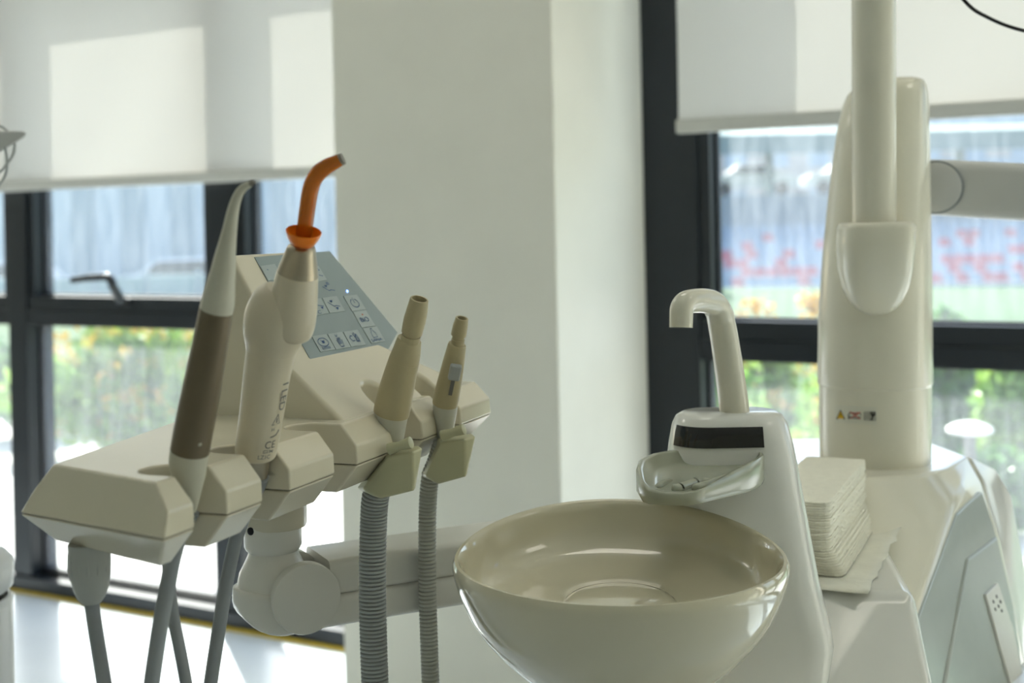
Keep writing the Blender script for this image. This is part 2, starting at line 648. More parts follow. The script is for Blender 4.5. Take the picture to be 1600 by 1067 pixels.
# ceiling lamps of the room (most of them behind the viewer)
for i, (w, o) in enumerate([(-2.7, 1.25), (-1.0, 1.25), (0.9, 1.25), (2.6, 1.25)]):
    r = thing('ceiling_lamp', 'square white ceiling light panel above the window side of the room', 'lamp', W(w, o, CEIL - 0.03), 'ceiling light panels')
    bm = bmesh.new()
    wbox(bm, w - .3, w + .3, o - .3, o + .3, CEIL - .03, CEIL)
    finish('housing', bm, 'alu_bar', r, None, None, .004)
    bm = bmesh.new()
    wbox(bm, w - .28, w + .28, o - .28, o + .28, CEIL - .034, CEIL - .03)
    finish('diffuser', bm, 'lamp_panel', r, None, None)

# ------------------------------------------------------------------ instrument console (assistant's element)
CE = Vector((0.36, 0.933, 0)).normalized()
CQ = Vector((-0.933, 0.36, 0)).normalized()
C0 = Vector((-0.2065, 0.732, H - 0.1435))


def C(a, b, z):
    return C0 + CE * a + CQ * b + Vector((0, 0, z))


console = thing('instrument_console', 'white dental instrument console with slanted touch panel and holder slots', 'console', C(0.24, 0.07, -0.06))
LA, LB = -0.161, -0.277      # how the instruments lean (console frame, per metre of height)


def slot_cutter(ac, w=0.033, b_end=0.034):
    bm = bmesh.new()
    r = w / 2
    prof = [(ac + r, -0.06), (ac + r, b_end - r)]
    for i in range(1, 12):
        t = math.pi * i / 12
        prof.append((ac + r * math.cos(t), b_end - r + r * math.sin(t)))
    prof += [(ac - r, b_end - r), (ac - r, -0.06)]
    loops = []
    for z in (-0.09, 0.06):
        loops.append([C(a + LA * z * 0.4, b + LB * z, z) for a, b in prof])
    loft(bm, loops)
    return finish('cutter', bm, None, None, None, None)


SLOTS = [0.035, 0.108, 0.2015, 0.3135, 0.3915]
PLAN = {  # z: front-left, front-right, back-right, back-left (a, b)
    0.0: [(0.0, 0.0), (0.472, 0.0), (0.478, 0.03), (0.455, 0.142), (0.26, 0.142), (0.03, 0.099)],
    -0.0155: [(-0.006, -0.012), (0.478, -0.012), (0.492, 0.03), (0.466, 0.155), (0.25, 0.153), (0.026, 0.111)],
    -0.030: [(-0.010, -0.012), (0.480, -0.012), (0.498, 0.03), (0.470, 0.162), (0.248, 0.160), (0.022, 0.119)],
    -0.0515: [(0.010, 0.006), (0.462, 0.006), (0.478, 0.04), (0.450, 0.145), (0.26, 0.142), (0.043, 0.109)],
}


def plan_loop(z, d=0.0):
    return [C(a, b, z + d) for a, b in PLAN[z]]


bm = bmesh.new()
loft(bm, [plan_loop(-0.030), plan_loop(-0.0155), plan_loop(0.0)])
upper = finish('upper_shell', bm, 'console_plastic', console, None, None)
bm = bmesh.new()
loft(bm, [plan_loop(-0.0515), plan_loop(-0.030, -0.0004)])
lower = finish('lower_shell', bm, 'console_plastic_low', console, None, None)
# housing that carries the touch panel
hp = {
    'L0': (.233, .002, -.004), 'L1': (.233, .0557, .042), 'L2': (.233, .1003, .124), 'L3': (.238, .1185, .121), 'L4': (.238, .142, -.004),
    'R0': (.470, .002, -.004), 'R1': (.388, .0557, .042), 'R2': (.3635, .1003, .124), 'R3': (.3635, .1185, .121), 'R4': (.452, .140, -.004),
}
HP = {k: C(*v) for k, v in hp.items()}
bm = bmesh.new()
hv = {k: bm.verts.new(p) for k, p in HP.items()}
for f in (('L0', 'R0', 'R1', 'L1'), ('L1', 'R1', 'R2', 'L2'), ('L2', 'R2', 'R3', 'L3'), ('L3', 'R3', 'R4', 'L4'),
          ('L4', 'L0', 'L1', 'L2', 'L3'), ('R0', 'R4', 'R3', 'R2', 'R1'), ('L0', 'L4', 'R4', 'R0')):
    bm.faces.new([hv[k] for k in f])
bmesh.ops.triangulate(bm, faces=[f for f in bm.faces if len(f.verts) > 4])
housing = finish('panel_housing', bm, 'console_plastic', console, None, None)
cutters = [slot_cutter(a) for a in SLOTS]
for o in (upper, lower, housing):
    apply_boolean(o, cutters if o is not housing else cutters[3:])
    for p in o.data.polygons:
        p.use_smooth = True
    o.data.set_sharp_from_angle(angle=math.radians(30))
    b = o.modifiers.new('bevel', 'BEVEL')
    b.width = 0.0018 if o is not housing else 0.004
    b.segments = 3
    b.limit_method = 'ANGLE'
    b.angle_limit = math.radians(28)
    b.harden_normals = True
for c in cutters:
    bpy.data.objects.remove(c, do_unlink=True)

# touch panel film with keys, set into the slanted face
pn = (HP['R1'] - HP['L1']).cross(HP['L2'] - HP['L1']).normalized()
if pn.y > 0:
    pn = -pn
pp = HP['L1'] + pn * 0.0006


def crop(x, y):
    return 390 + x / 5.336, 380 + y / 5.336


def panel_quad(cs, lift=0.0):
    return [on_plane(*crop(x, y), pp + pn * lift, pn) for x, y in cs]


def plate_bm(q, n, th):
    bm = bmesh.new()
    top = [bm.verts.new(p) for p in q]
    bot = [bm.verts.new(p - n * th) for p in q]
    bm.faces.new(top)
    bm.faces.new(bot[::-1])
    k = len(q)
    for i in range(k):
        j = (i + 1) % k
        bm.faces.new((top[i], bot[i], bot[j], top[j]))
    return bm


film = finish('control_panel', plate_bm(panel_quad([(42, 115), (668, 66), (1235, 745), (1160, 880), (850, 930), (512, 976)]), pn, 0.003), 'panel_film', console, None, None)
film['label'] = 'grey-blue touch panel film'
QUADS = {
    'power': [(783, 440), (895, 428), (970, 550), (855, 565)],
    'bio': [(865, 575), (970, 558), (1050, 688), (935, 702)],
    'sana': [(945, 712), (1060, 692), (1132, 815), (1018, 835)],
    'bidet': [(520, 775), (640, 757), (718, 885), (592, 905)],
    'cup': [(652, 757), (770, 738), (845, 865), (722, 885)],
    'teeth': [(782, 738), (900, 720), (970, 845), (848, 862)],
    'zero': [(607, 455), (727, 440), (797, 565), (670, 582)],
    'cdown': [(472, 475), (595, 458), (662, 582), (538, 605)],
    'bup': [(562, 325), (684, 308), (752, 432), (628, 455)],
    'arrow': [(440, 205), (575, 188), (645, 305), (515, 330)],
    'left1': [(90, 190), (210, 172), (280, 290), (155, 310)],
    'left2': [(330, 500), (455, 482), (525, 605), (400, 625)],
}
for k, q in QUADS.items():
    if k != 'bup':
        finish('button', plate_bm(panel_quad(q, 0.0005), pn, 0.0004), 'panel_button', film, None, None)


def qmap(q):
    a, b, c, d = panel_quad(q, 0.0009)

    def fn(x, y):      # x right, y up, both 0..1
        top = a.lerp(b, x)
        bot = d.lerp(c, x)
        return bot.lerp(top, y)
    return fn


def icon(key, lines, mat='icon_blue', w=0.0006, fills=()):
    fn = qmap(QUADS[key])
    bm = bmesh.new()
    for ln in lines:
        ribbon_bm(bm, [fn(x, y) for x, y in ln], pn, w)
    for fl in fills:
        bm.faces.new([bm.verts.new(fn(x, y)) for x, y in fl])
    finish('button_icon', bm, mat, film, None, None)


def arc(cx, cy, rx, ry, a0, a1, n=16):
    return [(cx + rx * math.cos(math.radians(a0 + (a1 - a0) * i / n)), cy + ry * math.sin(math.radians(a0 + (a1 - a0) * i / n))) for i in range(n + 1)]


def itext(key, txt, x, y, sx, sy, mat='icon_blue'):
    fn = qmap(QUADS[key])
    me = text_mesh(txt, lambda px, py: fn(x + px * sx, y + py * sy))
    link('button_text', me, mat, film)


icon('power', [arc(.5, .48, .27, .27, 115, 425, 22), [(.5, .82), (.5, .5)]], w=.0007)
itext('bio', 'BIO', .5, .45, .40, .42)
icon('bio', [], 'icon_orange', fills=[arc(.56, .78, .05, .05, 0, 330, 8)])
itext('sana', 'SANA', .48, .17, .30, .26)
icon('sana', [[(.36, .34), (.36, .62), (.46, .8), (.46, .92), (.56, .92), (.56, .8), (.66, .62), (.66, .34), (.36, .34)]])
icon('bidet', [arc(.5, .55, .33, .26, 0, 360, 22), [(.4, .7), (.45, .5), (.57, .5), (.6, .66)], *[[(.25 + .07 * i, .12), (.25 + .07 * i, .24)] for i in range(8)]],
     fills=[arc(.5, .58, .08, .07, 0, 330, 8)])
icon('cup', [[(.33, .55), (.42, .12), (.62, .12), (.7, .55)], [(.42, .9), (.42, .8), (.5, .78), (.55, .9)], *[[(.42 + .06 * i, .3), (.42 + .06 * i, .68)] for i in range(4)]])
icon('teeth', [[(.45, .35), (.3, .35), (.2, .55), (.28, .68), (.42, .66)], [(.55, .3), (.6, .62), (.72, .75), (.78, .5), (.74, .3), (.55, .3)], [(.5, .8), (.66, .25)], [(.6, .85), (.76, .25)]], w=.0007)
chair = [[(.2, .68), (.38, .5), (.5, .38), (.64, .42), (.85, .34)]]
icon('zero', chair, fills=[[(.34, .78), (.55, .78), (.45, .62)], [(.52, .3), (.72, .3), (.6, .12)]])
icon('bup', chair, fills=[[(.34, .74), (.52, .74), (.44, .6)]])
itext('bup', 'B', .62, .82, .34, .28)
icon('cdown', [[(.35, .85), (.55, .6), (.7, .55), (.9, .5)]], fills=[[(.66, .46), (.86, .46), (.76, .3)]])
itext('cdown', 'C', .45, .16, .36, .3)
icon('arrow', [[(.75, .9), (.9, .72), (.8, .7)], [(.7, .4), (.9, .3)]])
icon('left1', [[(.3, .72), (.36, .68)]])
lp = on_plane(*crop(813, 401), pp, pn)
finish('status_light', lathe_bm(lp - pn * .0004, pn, [(0, .0011), (.0008, .0011), (.0012, .0006)], 16), 'led_blue', film)['label'] = 'blue glowing status light'

# sockets and supply cords under the console
for nm_, (u, v, Y) in {'a': (140, 846, .80), 'b': (268, 862, .79), 'c': (372, 815, .885)}.items():
    pass


def cord_pts(lst):
    return smooth_path([P(u, v, Y) for u, v, Y in lst], 8)


cordA = thing('supply_cord', 'grey cord with ribbed tapered sleeve under the near end of the console', 'cord', P(140, 850, .80))
bm = lathe_bm(P(139, 848, .80), P(143, 942, .80) - P(139, 848, .80),
              [(0, .0128), (.012, .0128), (.02, .0124), (.028, .0108), (.034, .0085), (.0375, .006), (.0375, .004)], 32)
for v in bm.verts:      # shallow flutes
    pass
finish('strain_relief', bm, 'strain_grey', cordA, None, 40)['label'] = 'tapered grey strain relief'
for i in range(6):
    ang = math.radians(200 + i * 28)
    p0, p1 = P(139, 862, .80), P(141, 915, .80)
    ax = (p1 - p0).normalized()
    x, y = frame_of(ax)
    off = x * math.cos(ang) + y * math.sin(ang)
    finish('rib', tube_bm([(p0 + off * .0123, .0006), ((p0 + p1) / 2 + off * .0122, .0012), (p1 + off * .0098, .0006)], 8), 'strain_grey', cordA)
finish('cord', tube_bm([(p, .0046) for p in cord_pts([(143, 938, .80), (147, 970, .80), (155, 1020, .79), (164, 1075, .78), (180, 1180, .78)])], 16), 'cord_grey', cordA)
cordC = thing('supply_cord', 'thin grey cord crossing behind the cord of the brown scaler', 'cord', P(262, 866, .82))
finish('cord', tube_bm([(p, .0040) for p in cord_pts([(262, 850, .83), (264, 905, .83), (270, 960, .83), (280, 1010, .825), (292, 1075, .82), (308, 1180, .82)])], 16), 'cord_grey', cordC)
finish('plug', lathe_bm(P(262, 842, .83), Vector((0, 0, -1)), [(0, .008), (.008, .008), (.012, .005)], 20), 'strain_grey', cordC)


# ------------------------------------------------------------------ hand instruments
LEAN = 0.25


def inst_path(secs, Yb, vb, lean=LEAN):
    """pixel silhouette sections (u, v, r) -> 3-D centres; the tool leans towards the viewer with height"""
    out = []
    for u, v, r in secs:
        Y = Yb
        for _ in range(4):
            hgt = (vb - v) / F * Y
            Y = Yb - lean * hgt
        out.append((P(u, v, Y), r / F * Y))
    return out


def inst_part(name, secs, Yb, vb, mat, parent, n=32, k=4, cap=True, lean=LEAN, sm=40, ax=None):
    pts = inst_path(secs, Yb, vb, lean)
    if ax:
        q = inst_path([(*ax[0], 1), (*ax[1], 1)], Yb, vb, lean)
        return finish(name, tube_bm(pts, n, (q[1][0] - q[0][0]).normalized(), cap), mat, parent, None, sm)
    if k > 1:
        pts = smooth_path(pts, k)
    return finish(name, tube_bm(pts, n, None, cap), mat, parent, None, sm)


# scaler
YS, VS = 0.768, 750
scaler = thing('ultrasonic_scaler', 'brown handled scaler with pale curved tip standing in console slot', 'scaler', P(300, 770, YS))
inst_part('sleeve', [(303, 800, 3), (302, 785, 9), (299, 765, 17), (296, 745, 25), (294, 722, 29.5), (297, 700, 30)], YS, VS, 'scaler_pale', scaler)
inst_part('handle', [(296.5, 704, 30.5), (303, 668, 30.5), (312, 622, 30), (323, 565, 28.5), (332, 517, 27), (338, 482, 26)], YS, VS, 'scaler_brown', scaler)
inst_part('collar', [(338, 484, 26.3), (341, 470, 25.8), (345, 445, 22.5), (348, 428, 20)], YS, VS, 'scaler_pale', scaler)
tp = inst_part('tip_cone', [(348, 428.5, 20), (352, 400, 16.5), (358, 365, 12), (363, 335, 9.6), (368, 315, 8.2), (374, 301, 7.3), (382, 292, 6.4), (390, 288, 5.4)], YS, VS, 'scaler_pale', scaler)
inst_part('nozzle', [(388, 289, 4.6), (393, 286, 4.4), (397, 284, 3.8)], YS, VS, 'tip_steel', scaler, k=1)
pt = inst_path([(320, 690, 1)], YS, VS)[0][0] + Vector((-0.001, -0.0088, 0))
finish('indicator', lathe_bm(pt, Vector((.4, -1, .2)), [(0, .0012), (.001, .0012), (.0014, .0006)], 12), 'scaler_pale', scaler)
finish('cord', tube_bm([(p, .0050) for p in cord_pts([(300, 798, .783), (283, 830, .79), (271, 870, .79), (262, 915, .79), (250, 980, .785), (236, 1075, .78), (224, 1180, .78)])], 16), 'cord_grey', scaler)

# curing light
YC, VC = 0.84, 700
curing = thing('curing_light', 'cream curing light with orange bent rod and orange shield', 'curing light', P(405, 740, YC))
inst_part('handle', [(399, 712, 30), (399.5, 707, 32), (402, 690, 33), (409, 645, 34.5), (415, 600, 36), (420, 568, 37.5), (424, 545, 39)], YC, VC, 'curing_white', curing)
inst_part('joint', [(424, 547, 39.3), (425, 538, 42), (427, 526, 46.5), (430, 508, 49.5), (433, 490, 49), (437, 474, 45), (442, 462, 38), (445, 456, 30)], YC, VC, 'curing_white', curing)
inst_part('head', [(447, 528, 24), (449, 520, 36), (452, 508, 39.5), (456, 488, 39), (460, 462, 36.5), (463.5, 437, 33.5), (465, 427, 32.5)], YC, VC - 20, 'curing_white', curing, lean=.32)
inst_part('metal_cone', [(465, 428, 32.7), (467, 415, 29.5), (469.5, 398, 25), (471.5, 388, 22.2), (472, 384, 19), (472.2, 382, 14)], YC, VC - 20, 'curing_metal', curing, lean=.32)
inst_part('seal_ring', [(472.2, 384, 16.5), (472.6, 379, 16.5)], YC, VC - 20, 'icon_orange', curing, k=1, lean=.32)
sh = [(472.5, 381, 15), (472.8, 379, 20), (473.5, 371, 25), (474.5, 362, 28.2), (474.7, 361, 27.4), (473.8, 370, 23.5), (473.2, 376, 15)]
inst_part('light_shield', sh, YC, VC - 20, 'orange_shield', curing, k=1, lean=.40, ax=((472.5, 381), (474.7, 361)))
rod = [(473.5, 378, 12.6), (477, 350, 12.6), (481, 320, 12.8), (485, 297, 13), (490, 282, 13), (499, 269, 13), (511, 260, 12.4), (523, 254, 11), (534, 248.5, 9.6)]
inst_part('light_rod', rod, YC, VC - 20, 'orange_rod', curing, lean=.33)
inst_part('rod_end', [(532, 249.5, 9.9), (536, 247.5, 9.8)], YC, VC - 20, 'tip_steel', curing, k=1, lean=.33)
inst_part('foot', [(399, 711, 27), (402, 722, 22), (407, 735, 14), (411, 748, 6)], YC, VC, 'curing_metal', curing, k=2)
finish('cord', tube_bm([(p, .0048) for p in cord_pts([(409, 745, .845), (398, 775, .86), (382, 805, .875), (368, 845, .88), (356, 900, .88), (344, 970, .875), (328, 1075, .87), (314, 1180, .87)])], 16), 'cord_grey', curing)
# print on the curing-light handle
hsec = inst_path([(399.5, 707, 32), (424, 545, 39)], YC, VC)
hax = (hsec[1][0] - hsec[0][0])
hlen = hax.length
hax.normalize()
hx, hy = frame_of(hax, Vector((0, 1, 0)))     # hx points right, hy away
vmin, vmax = 707, 545


def on_handle(ang, h):
    """ang degrees from facing the viewer towards the right; h metres up the handle"""
    t = h / hlen
    c = hsec[0][0] + hax * h
    # radius follows the section list
    vv = vmin + (vmax - vmin) * t
    tab = [(707, 32), (690, 33), (645, 34.5), (600, 36), (568, 37.5), (545, 39)]
    r = 32
    for (va, ra), (vb_, rb) in zip(tab[:-1], tab[1:]):
        if va >= vv >= vb_:
            r = ra + (rb - ra) * (va - vv) / (va - vb_)
    r = r / F * c.y + 0.00025
    a = math.radians(ang)
    return c + (hx * math.sin(a) - hy * math.cos(a)) * r


if hx.x < 0:
    hx = -hx
if hy.y < 0:
    hy = -hy


def handle_text(txt, ang0, h0, size, along=False):
    k = size / 0.0155 * 57.3      # degrees per metre on the surface times em
    if along:
        me = text_mesh(txt, lambda x, y: on_handle(ang0 + y * k, h0 - x * size))
    else:
        me = text_mesh(txt, lambda x, y: on_handle(ang0 + x * k, h0 + y * size))
    link('print', me, 'ink_grey', curing)


handle_text('I LED', 64, .0450, .0088, True)
handle_text('H', 47, .0225, .0035)
handle_text('CE', 47, .0115, .0075)
handle_text('LZ1C', 35, .0030, .0042)
bm = bmesh.new()
nrm_ = (hx * math.sin(math.radians(50)) - hy * math.cos(math.radians(50)))
ribbon_bm(bm, [on_handle(a, h) for a, h in ((42, .0258), (66, .0262), (56, .0330), (42, .0258))], nrm_, .0005)
ribbon_bm(bm, [on_handle(55, .0275), on_handle(55, .0298)], nrm_, .0008)
ribbon_bm(bm, [on_handle(44, .0172), on_handle(52, .0176), on_handle(60, .0182), on_handle(66, .0200), on_handle(68, .0210)], nrm_, .0008)
ribbon_bm(bm, [on_handle(30, .0062), on_handle(42, .0064), on_handle(42, .0080), on_handle(30, .0078), on_handle(30, .0062)], nrm_, .0004)
ribbon_bm(bm, [on_handle(47, .0064), on_handle(58, .0074)], nrm_, .0006)
ribbon_bm(bm, [on_handle(47, .0078), on_handle(58, .0062)], nrm_, .0006)
finish('print', bm, 'ink_grey', curing, None, None)


# suction handpieces with ribbed hoses
def ribbed_hose(pts, R, pitch, mat, parent, name='hose'):
    path = smooth_path(pts, 24)
    # resample with ribs
    L = [0]
    for a, b in zip(path[:-1], path[1:]):
        L.append(L[-1] + (b - a).length)
    tot = L[-1]
    secs = []
    s = 0.0
    prof = [(0.0, .80), (.08, .82), (.20, .965), (.38, 1.0), (.66, 1.0), (.84, .965), (.94, .82)]
    i = 0

    def at(s_):
        nonlocal i
        while i < len(L) - 2 and L[i + 1] < s_:
            i += 1
        t = (s_ - L[i]) / max(1e-9, L[i + 1] - L[i])
        return path[i].lerp(path[i + 1], t)
    while s < tot - pitch:
        for f, rr in prof:
            secs.append((at(s + f * pitch), R * rr))
        s += pitch
    return finish(name, tube_bm(secs, 28), mat, parent, None, 60)


def holder_clip(parent, Y, front, back):
    """olive wedge-shaped clip in front of the slot: outer points (near face) and inner points"""
    pts = [P(u, v, Y + dy) for u, v, dy in front + back]
    return finish('holder_clip', hull_bm(pts), 'olive_clip', parent, None, 30, 0.003, 3)


YB, VB = .993, 660
suc = thing('suction_handpiece', 'large beige suction handpiece with thick ribbed grey hose', 'suction handpiece', P(610, 690, YB))
inst_part('nozzle', [(642.5, 526, 13.2), (643, 521, 13.5), (643.5, 520, 16.6), (645, 513, 17), (648, 500, 17.6), (652, 484, 16.6), (655.2, 467.5, 14.6), (655.3, 466.8, 13.6), (655.3, 467, 11.8), (652, 484, 11.2)], YB, VB, 'suction_beige', suc, k=1, lean=.34, ax=((643, 521), (655, 468)))
inst_part('nozzle_bore', [(653, 478, 11.5), (652.6, 480, 11.3)], YB, VB, 'ink_grey', suc, k=1, lean=.34, ax=((643, 521), (655, 468)))
inst_part('neck', [(640.5, 534, 15), (642.5, 524, 15)], YB, VB, 'suction_beige', suc, k=1, lean=.34)
inst_part('upper_body', [(631.5, 563, 24.2), (636, 547, 22), (639.2, 532, 19.6), (639.8, 530, 18.8), (640, 529.5, 15)], YB, VB, 'suction_beige', suc, k=1, lean=.30)
inst_part('body', [(611, 647, 24), (611.5, 645, 28.3), (613.5, 635, 28.7), (620, 606, 27.3), (628, 575, 25), (631.4, 563.5, 24.2)], YB, VB, 'suction_beige', suc, k=1, lean=.28)
inst_part('sleeve', [(613, 712, 14), (613, 700, 15.5), (612, 675, 21), (611, 650, 26.5), (611, 640, 27)], YB, VB, 'sleeve_grey', suc)
ribbed_hose([P(608, 712, .99), P(597, 745, .992), P(587, 775, .996), P(583.5, 820, 1.0), P(582, 900, 1.0), P(583, 980, 1.0), P(586, 1075, 1.0), P(590, 1200, 1.0)],
            21.5 / F * 1.0, 6.15 / F * 1.0, 'hose_grey', suc)

YT, VT = 1.064, 645
suc2 = thing('suction_handpiece', 'small beige suction handpiece with grey slider and slim ribbed hose', 'suction handpiece', P(693, 680, YT))
inst_part('nozzle', [(715.5, 531, 9.2), (716, 525, 9.4), (716.3, 524, 12), (717.2, 520, 12.2), (719.5, 508, 11.8), (722, 497, 10), (722.1, 496.5, 9), (722, 497, 7.6), (720, 507, 7.2)], YT, VT, 'suction_beige', suc2, k=1, lean=.32, ax=((716, 525), (722, 497)))
inst_part('nozzle_bore', [(721, 503, 7.5), (720.6, 505, 7.4)], YT, VT, 'ink_grey', suc2, k=1, lean=.32, ax=((716, 525), (722, 497)))
inst_part('neck', [(714.8, 538, 10.4), (715.8, 530, 10.4)], YT, VT, 'suction_beige', suc2, k=1, lean=.32)
inst_part('body', [(695, 633, 17), (695.3, 631, 20), (697, 622, 20.5), (702.5, 597, 19.2), (709, 565, 17), (714, 540, 14.6), (714.6, 537.5, 13.8), (714.8, 537, 10)], YT, VT, 'suction_beige', suc2, k=1, lean=.30)
inst_part('sleeve', [(694, 694, 10), (694.5, 684, 12), (695, 660, 16), (695.5, 640, 19), (695.5, 628, 19.3)], YT, VT, 'sleeve_grey', suc2)
ribbed_hose([P(691, 692, 1.062), P(681, 722, 1.066), P(672, 748, 1.07), P(668, 800, 1.075), P(667.5, 880, 1.075), P(669, 960, 1.075), P(673, 1075, 1.075), P(678, 1200, 1.075)],
            14.3 / F * 1.075, 6.0 / F * 1.075, 'hose_beige', suc2)
sl = inst_path([(713, 574, 1)], YT, VT, .30)[0][0]
ax_ = (inst_path([(715, 537, 1)], YT, VT, .30)[0][0] - inst_path([(697, 622, 1)], YT, VT, .30)[0][0]).normalized()
sn = Vector((.18, -1, 0)); sn = (sn - ax_ * sn.dot(ax_)).normalized()
sx_ = ax_.cross(sn).normalized()
base_ = inst_path([(708.5, 577, 1)], YT, VT, .30)[0][0] + sn * .0094
bm = bmesh.new()
bm_box(bm, base_ + sn * .001 + ax_ * .002, sx_ * .0048, ax_ * .0068, sn * .003)
finish('slider', bm, 'hose_grey', suc2, None, 40, .0016, 3)['label'] = 'grey slide valve'
bm = bmesh.new()
bm_box(bm, base_ - ax_ * .0105 + sn * .0008, sx_ * .0015, ax_ * .008, sn * .0008)
finish('slider_groove', bm, 'ink_grey', suc2, None, None)

# olive clips belong to the console
clipA = holder_clip(console, .982,
            [(606, 712, -.012), (645, 706, -.022), (660, 699, -.014), (566, 764, -.004), (594, 780, -.014), (646, 767, -.024), (649, 763, -.016)],
            [(602, 703, .012), (655, 696, .008), (556, 764, .022), (645, 760, .012), (612, 700, .016)])
clipB = holder_clip(console, 1.055,
            [(688, 692, -.012), (727, 686, -.022), (743, 681, -.014), (664, 744, -.004), (684, 757, -.014), (727, 745, -.024), (730, 741, -.016)],
            [(684, 684, .012), (738, 677, .008), (656, 742, .022), (728, 738, .012), (694, 681, .016)])
for (u, v, Y) in ((624, 697, .972), (707, 676, 1.045)):
    a, b = P(u - 17, v + 5, Y - .002), P(u + 19, v - 6, Y - .008)
    d = b - a
    L_ = d.length
    finish('clip_roller', lathe_bm(a, d, [(0, .0034), (.0005, .0046), (.003, .0044), (L_ * .5, .0033), (L_ - .003, .0044), (L_ - .0005, .0046), (L_, .0034)], 20), 'olive_clip', console)

# ------------------------------------------------------------------ support arm under the console
AD = Vector((0.89, 0.455, 0)).normalized()
AN = Vector((0.455, -0.89, 0)).normalized()     # towards the viewer
arm = thing('support_arm', 'cream articulated support arm carrying the instrument console', 'support arm', P(430, 975, 1.058))
JC = P(432, 922, 1.058)
finish('collar', lathe_bm(P(431, 788, 1.058), Vector((0, 0, -1)),
       [(0, .0252), (.011, .0252), (.0165, .0249), (.0177, .0242)], 48), 'console_plastic_low', arm, None, 40)
finish('swivel_ring', lathe_bm(P(426, 815, 1.058), Vector((0, 0, -1)),
       [(0, .0232), (.002, .0236), (.019, .0236), (.022, .0220), (.0236, .0204), (.026, .0202)], 48), 'arm_plastic', arm, None, 40)
finish('ball_neck', lathe_bm(P(427, 856, 1.058), Vector((0, 0, -1)),
       [(0, .0202), (.004, .0206), (.011, .0238), (.019, .0281), (.030, .0303), (.042, .0300), (.052, .027)], 48), 'arm_plastic', arm, None, 40)
p_ = P(393, 829, 1.038) + Vector((0, -.0015, 0))
finish('grub_hole', lathe_bm(P(392, 830, 1.0392), Vector((-.45, -1, 0)), [(0, .0032), (.0006, .0032), (.0008, .0026)], 20), 'black_hole', arm, None, 40)


def arm_section(s, half_w, zt, zb, c0=JC, r=.010):
    """rounded section square to the arm at distance s from the joint"""
    c = c0 + AD * s
    pts = []
    hw, n = half_w, 5
    for cx, cz, a0 in ((hw - r, zt - r, 0), (-hw + r, zt - r, 90), (-hw + r, zb + r, 180), (hw - r, zb + r, 270)):
        for i in range(n + 1):
            a = math.radians(a0 + 90 * i / n)
            pts.append(c + AN * (cx + r * math.cos(a)) + Vector((0, 0, cz + r * math.sin(a))))
    return pts


bm = bmesh.new()
loops = []
R_ = .036
for i in range(9):      # rounded left end
    t = math.radians(-88 + 88 * i / 8)
    f = math.cos(t)
    loops.append(arm_section(R_ * math.sin(t), max(.003, .0333 * f), .0065, -.0306 * max(.18, f), r=max(.0012, .009 * f)))
for s in (.03, .06, .2, .315):
    loops.append(arm_section(s, .0322, -.0015, -.0296, r=.009))
loft(bm, loops)
finish('lower_shell', bm, 'arm_plastic', arm, None, 40)
bm = bmesh.new()
loops = [arm_section(.036, .0314, .0258, -.003, r=.006)]
for s in (.06, .2, .315):
    loops.append(arm_section(s, .0314, .0258, -.003, r=.006))
loft(bm, loops)
finish('upper_cover', bm, 'arm_plastic', arm, None, 40)
dc = JC + AD * .015 + AN * .0258 + Vector((0, 0, -.001))
finish('pivot_cover', lathe_bm(dc, AN, [(0, .0288), (.0080, .0288), (.0094, .0282), (.0100, .0268)], 56), 'arm_plastic', arm, None, 40)
dc2 = JC + AD * .015 - AN * .0306 + Vector((0, 0, -.001))
finish('pivot_cover', lathe_bm(dc2, AN, [(0, .0274), (.004, .0292), (.02, .0292)], 56), 'arm_plastic', arm, None, 40)

# ------------------------------------------------------------------ spittoon bowl
BC = Vector((0.0737, 0.940, H - 0.2455))
BX, BY = 0.1226, 0.128


def bowl_loop(s, z, n=96):
    lp_ = []
    for i in range(n):
        a = 2 * math.pi * i / n
        x, y = BX * s * math.cos(a), BY * s * math.sin(a)
        lp_.append(BC + Vector((x, y, z + 0.0145 * max(0.0, y / BY) ** 1.6 * min(1, s))))
    return lp_


outer = [(.40, -.094), (.47, -.0915), (.56, -.0855), (.66, -.0745), (.76, -.0625), (.85, -.049), (.92, -.035), (.968, -.020), (.990, -.011), (1.0, -.005), (.997, -.0015), (.985, 0.0012),
         (.965, .0012), (.948, -.0015), (.936, -.006), (.918, -.013), (.89, -.0205), (.85, -.0262), (.80, -.0295), (.75, -.0310), (.70, -.0316), (.50, -.0330), (.345, -.0340), (.328, -.0330), (.312, -.0310), (.27, -.0296), (.15, -.0288), (.02, -.0286)]
bm = bmesh.new()
loft(bm, [bowl_loop(s, z) for s, z in outer])
bowl = finish('spittoon_bowl', bm, 'ceramic', None, None, 50)
tag(bowl, 'glossy cream oval spittoon bowl under the tray', 'bowl')

PEDESTAL = [(0, .066), (.012, .068), (.02, .071), (.14, .082)]

# ------------------------------------------------------------------ dental unit (tower, post, base)
unit = thing('dental_unit', 'glossy white dental unit with spittoon tower, tall post and base cabinet', 'dental unit', (0.22, 1.2, 0))
hz = lambda d: H + d
# tower
TW = [(-.50, .03, .215, .90, 1.13, .03), (-.43, .06, .222, .935, 1.13, .03), (-.395, .085, .235, .985, 1.13, .03), (-.372, .10, .250, 1.012, 1.13, .03), (-.352, .108, .2575, 1.025, 1.13, .03), (-.338, .111, .2570, 1.031, 1.13, .03),
      (-.30, .117, .250, 1.041, 1.13, .03), (-.22, .127, .239, 1.052, 1.13, .03), (-.19, .131, .2345, 1.057, 1.129, .03), (-.174, .134, .231, 1.061, 1.128, .03),
      (-.167, .1375, .2275, 1.066, 1.126, .028), (-.1640, .143, .222, 1.072, 1.122, .024)]


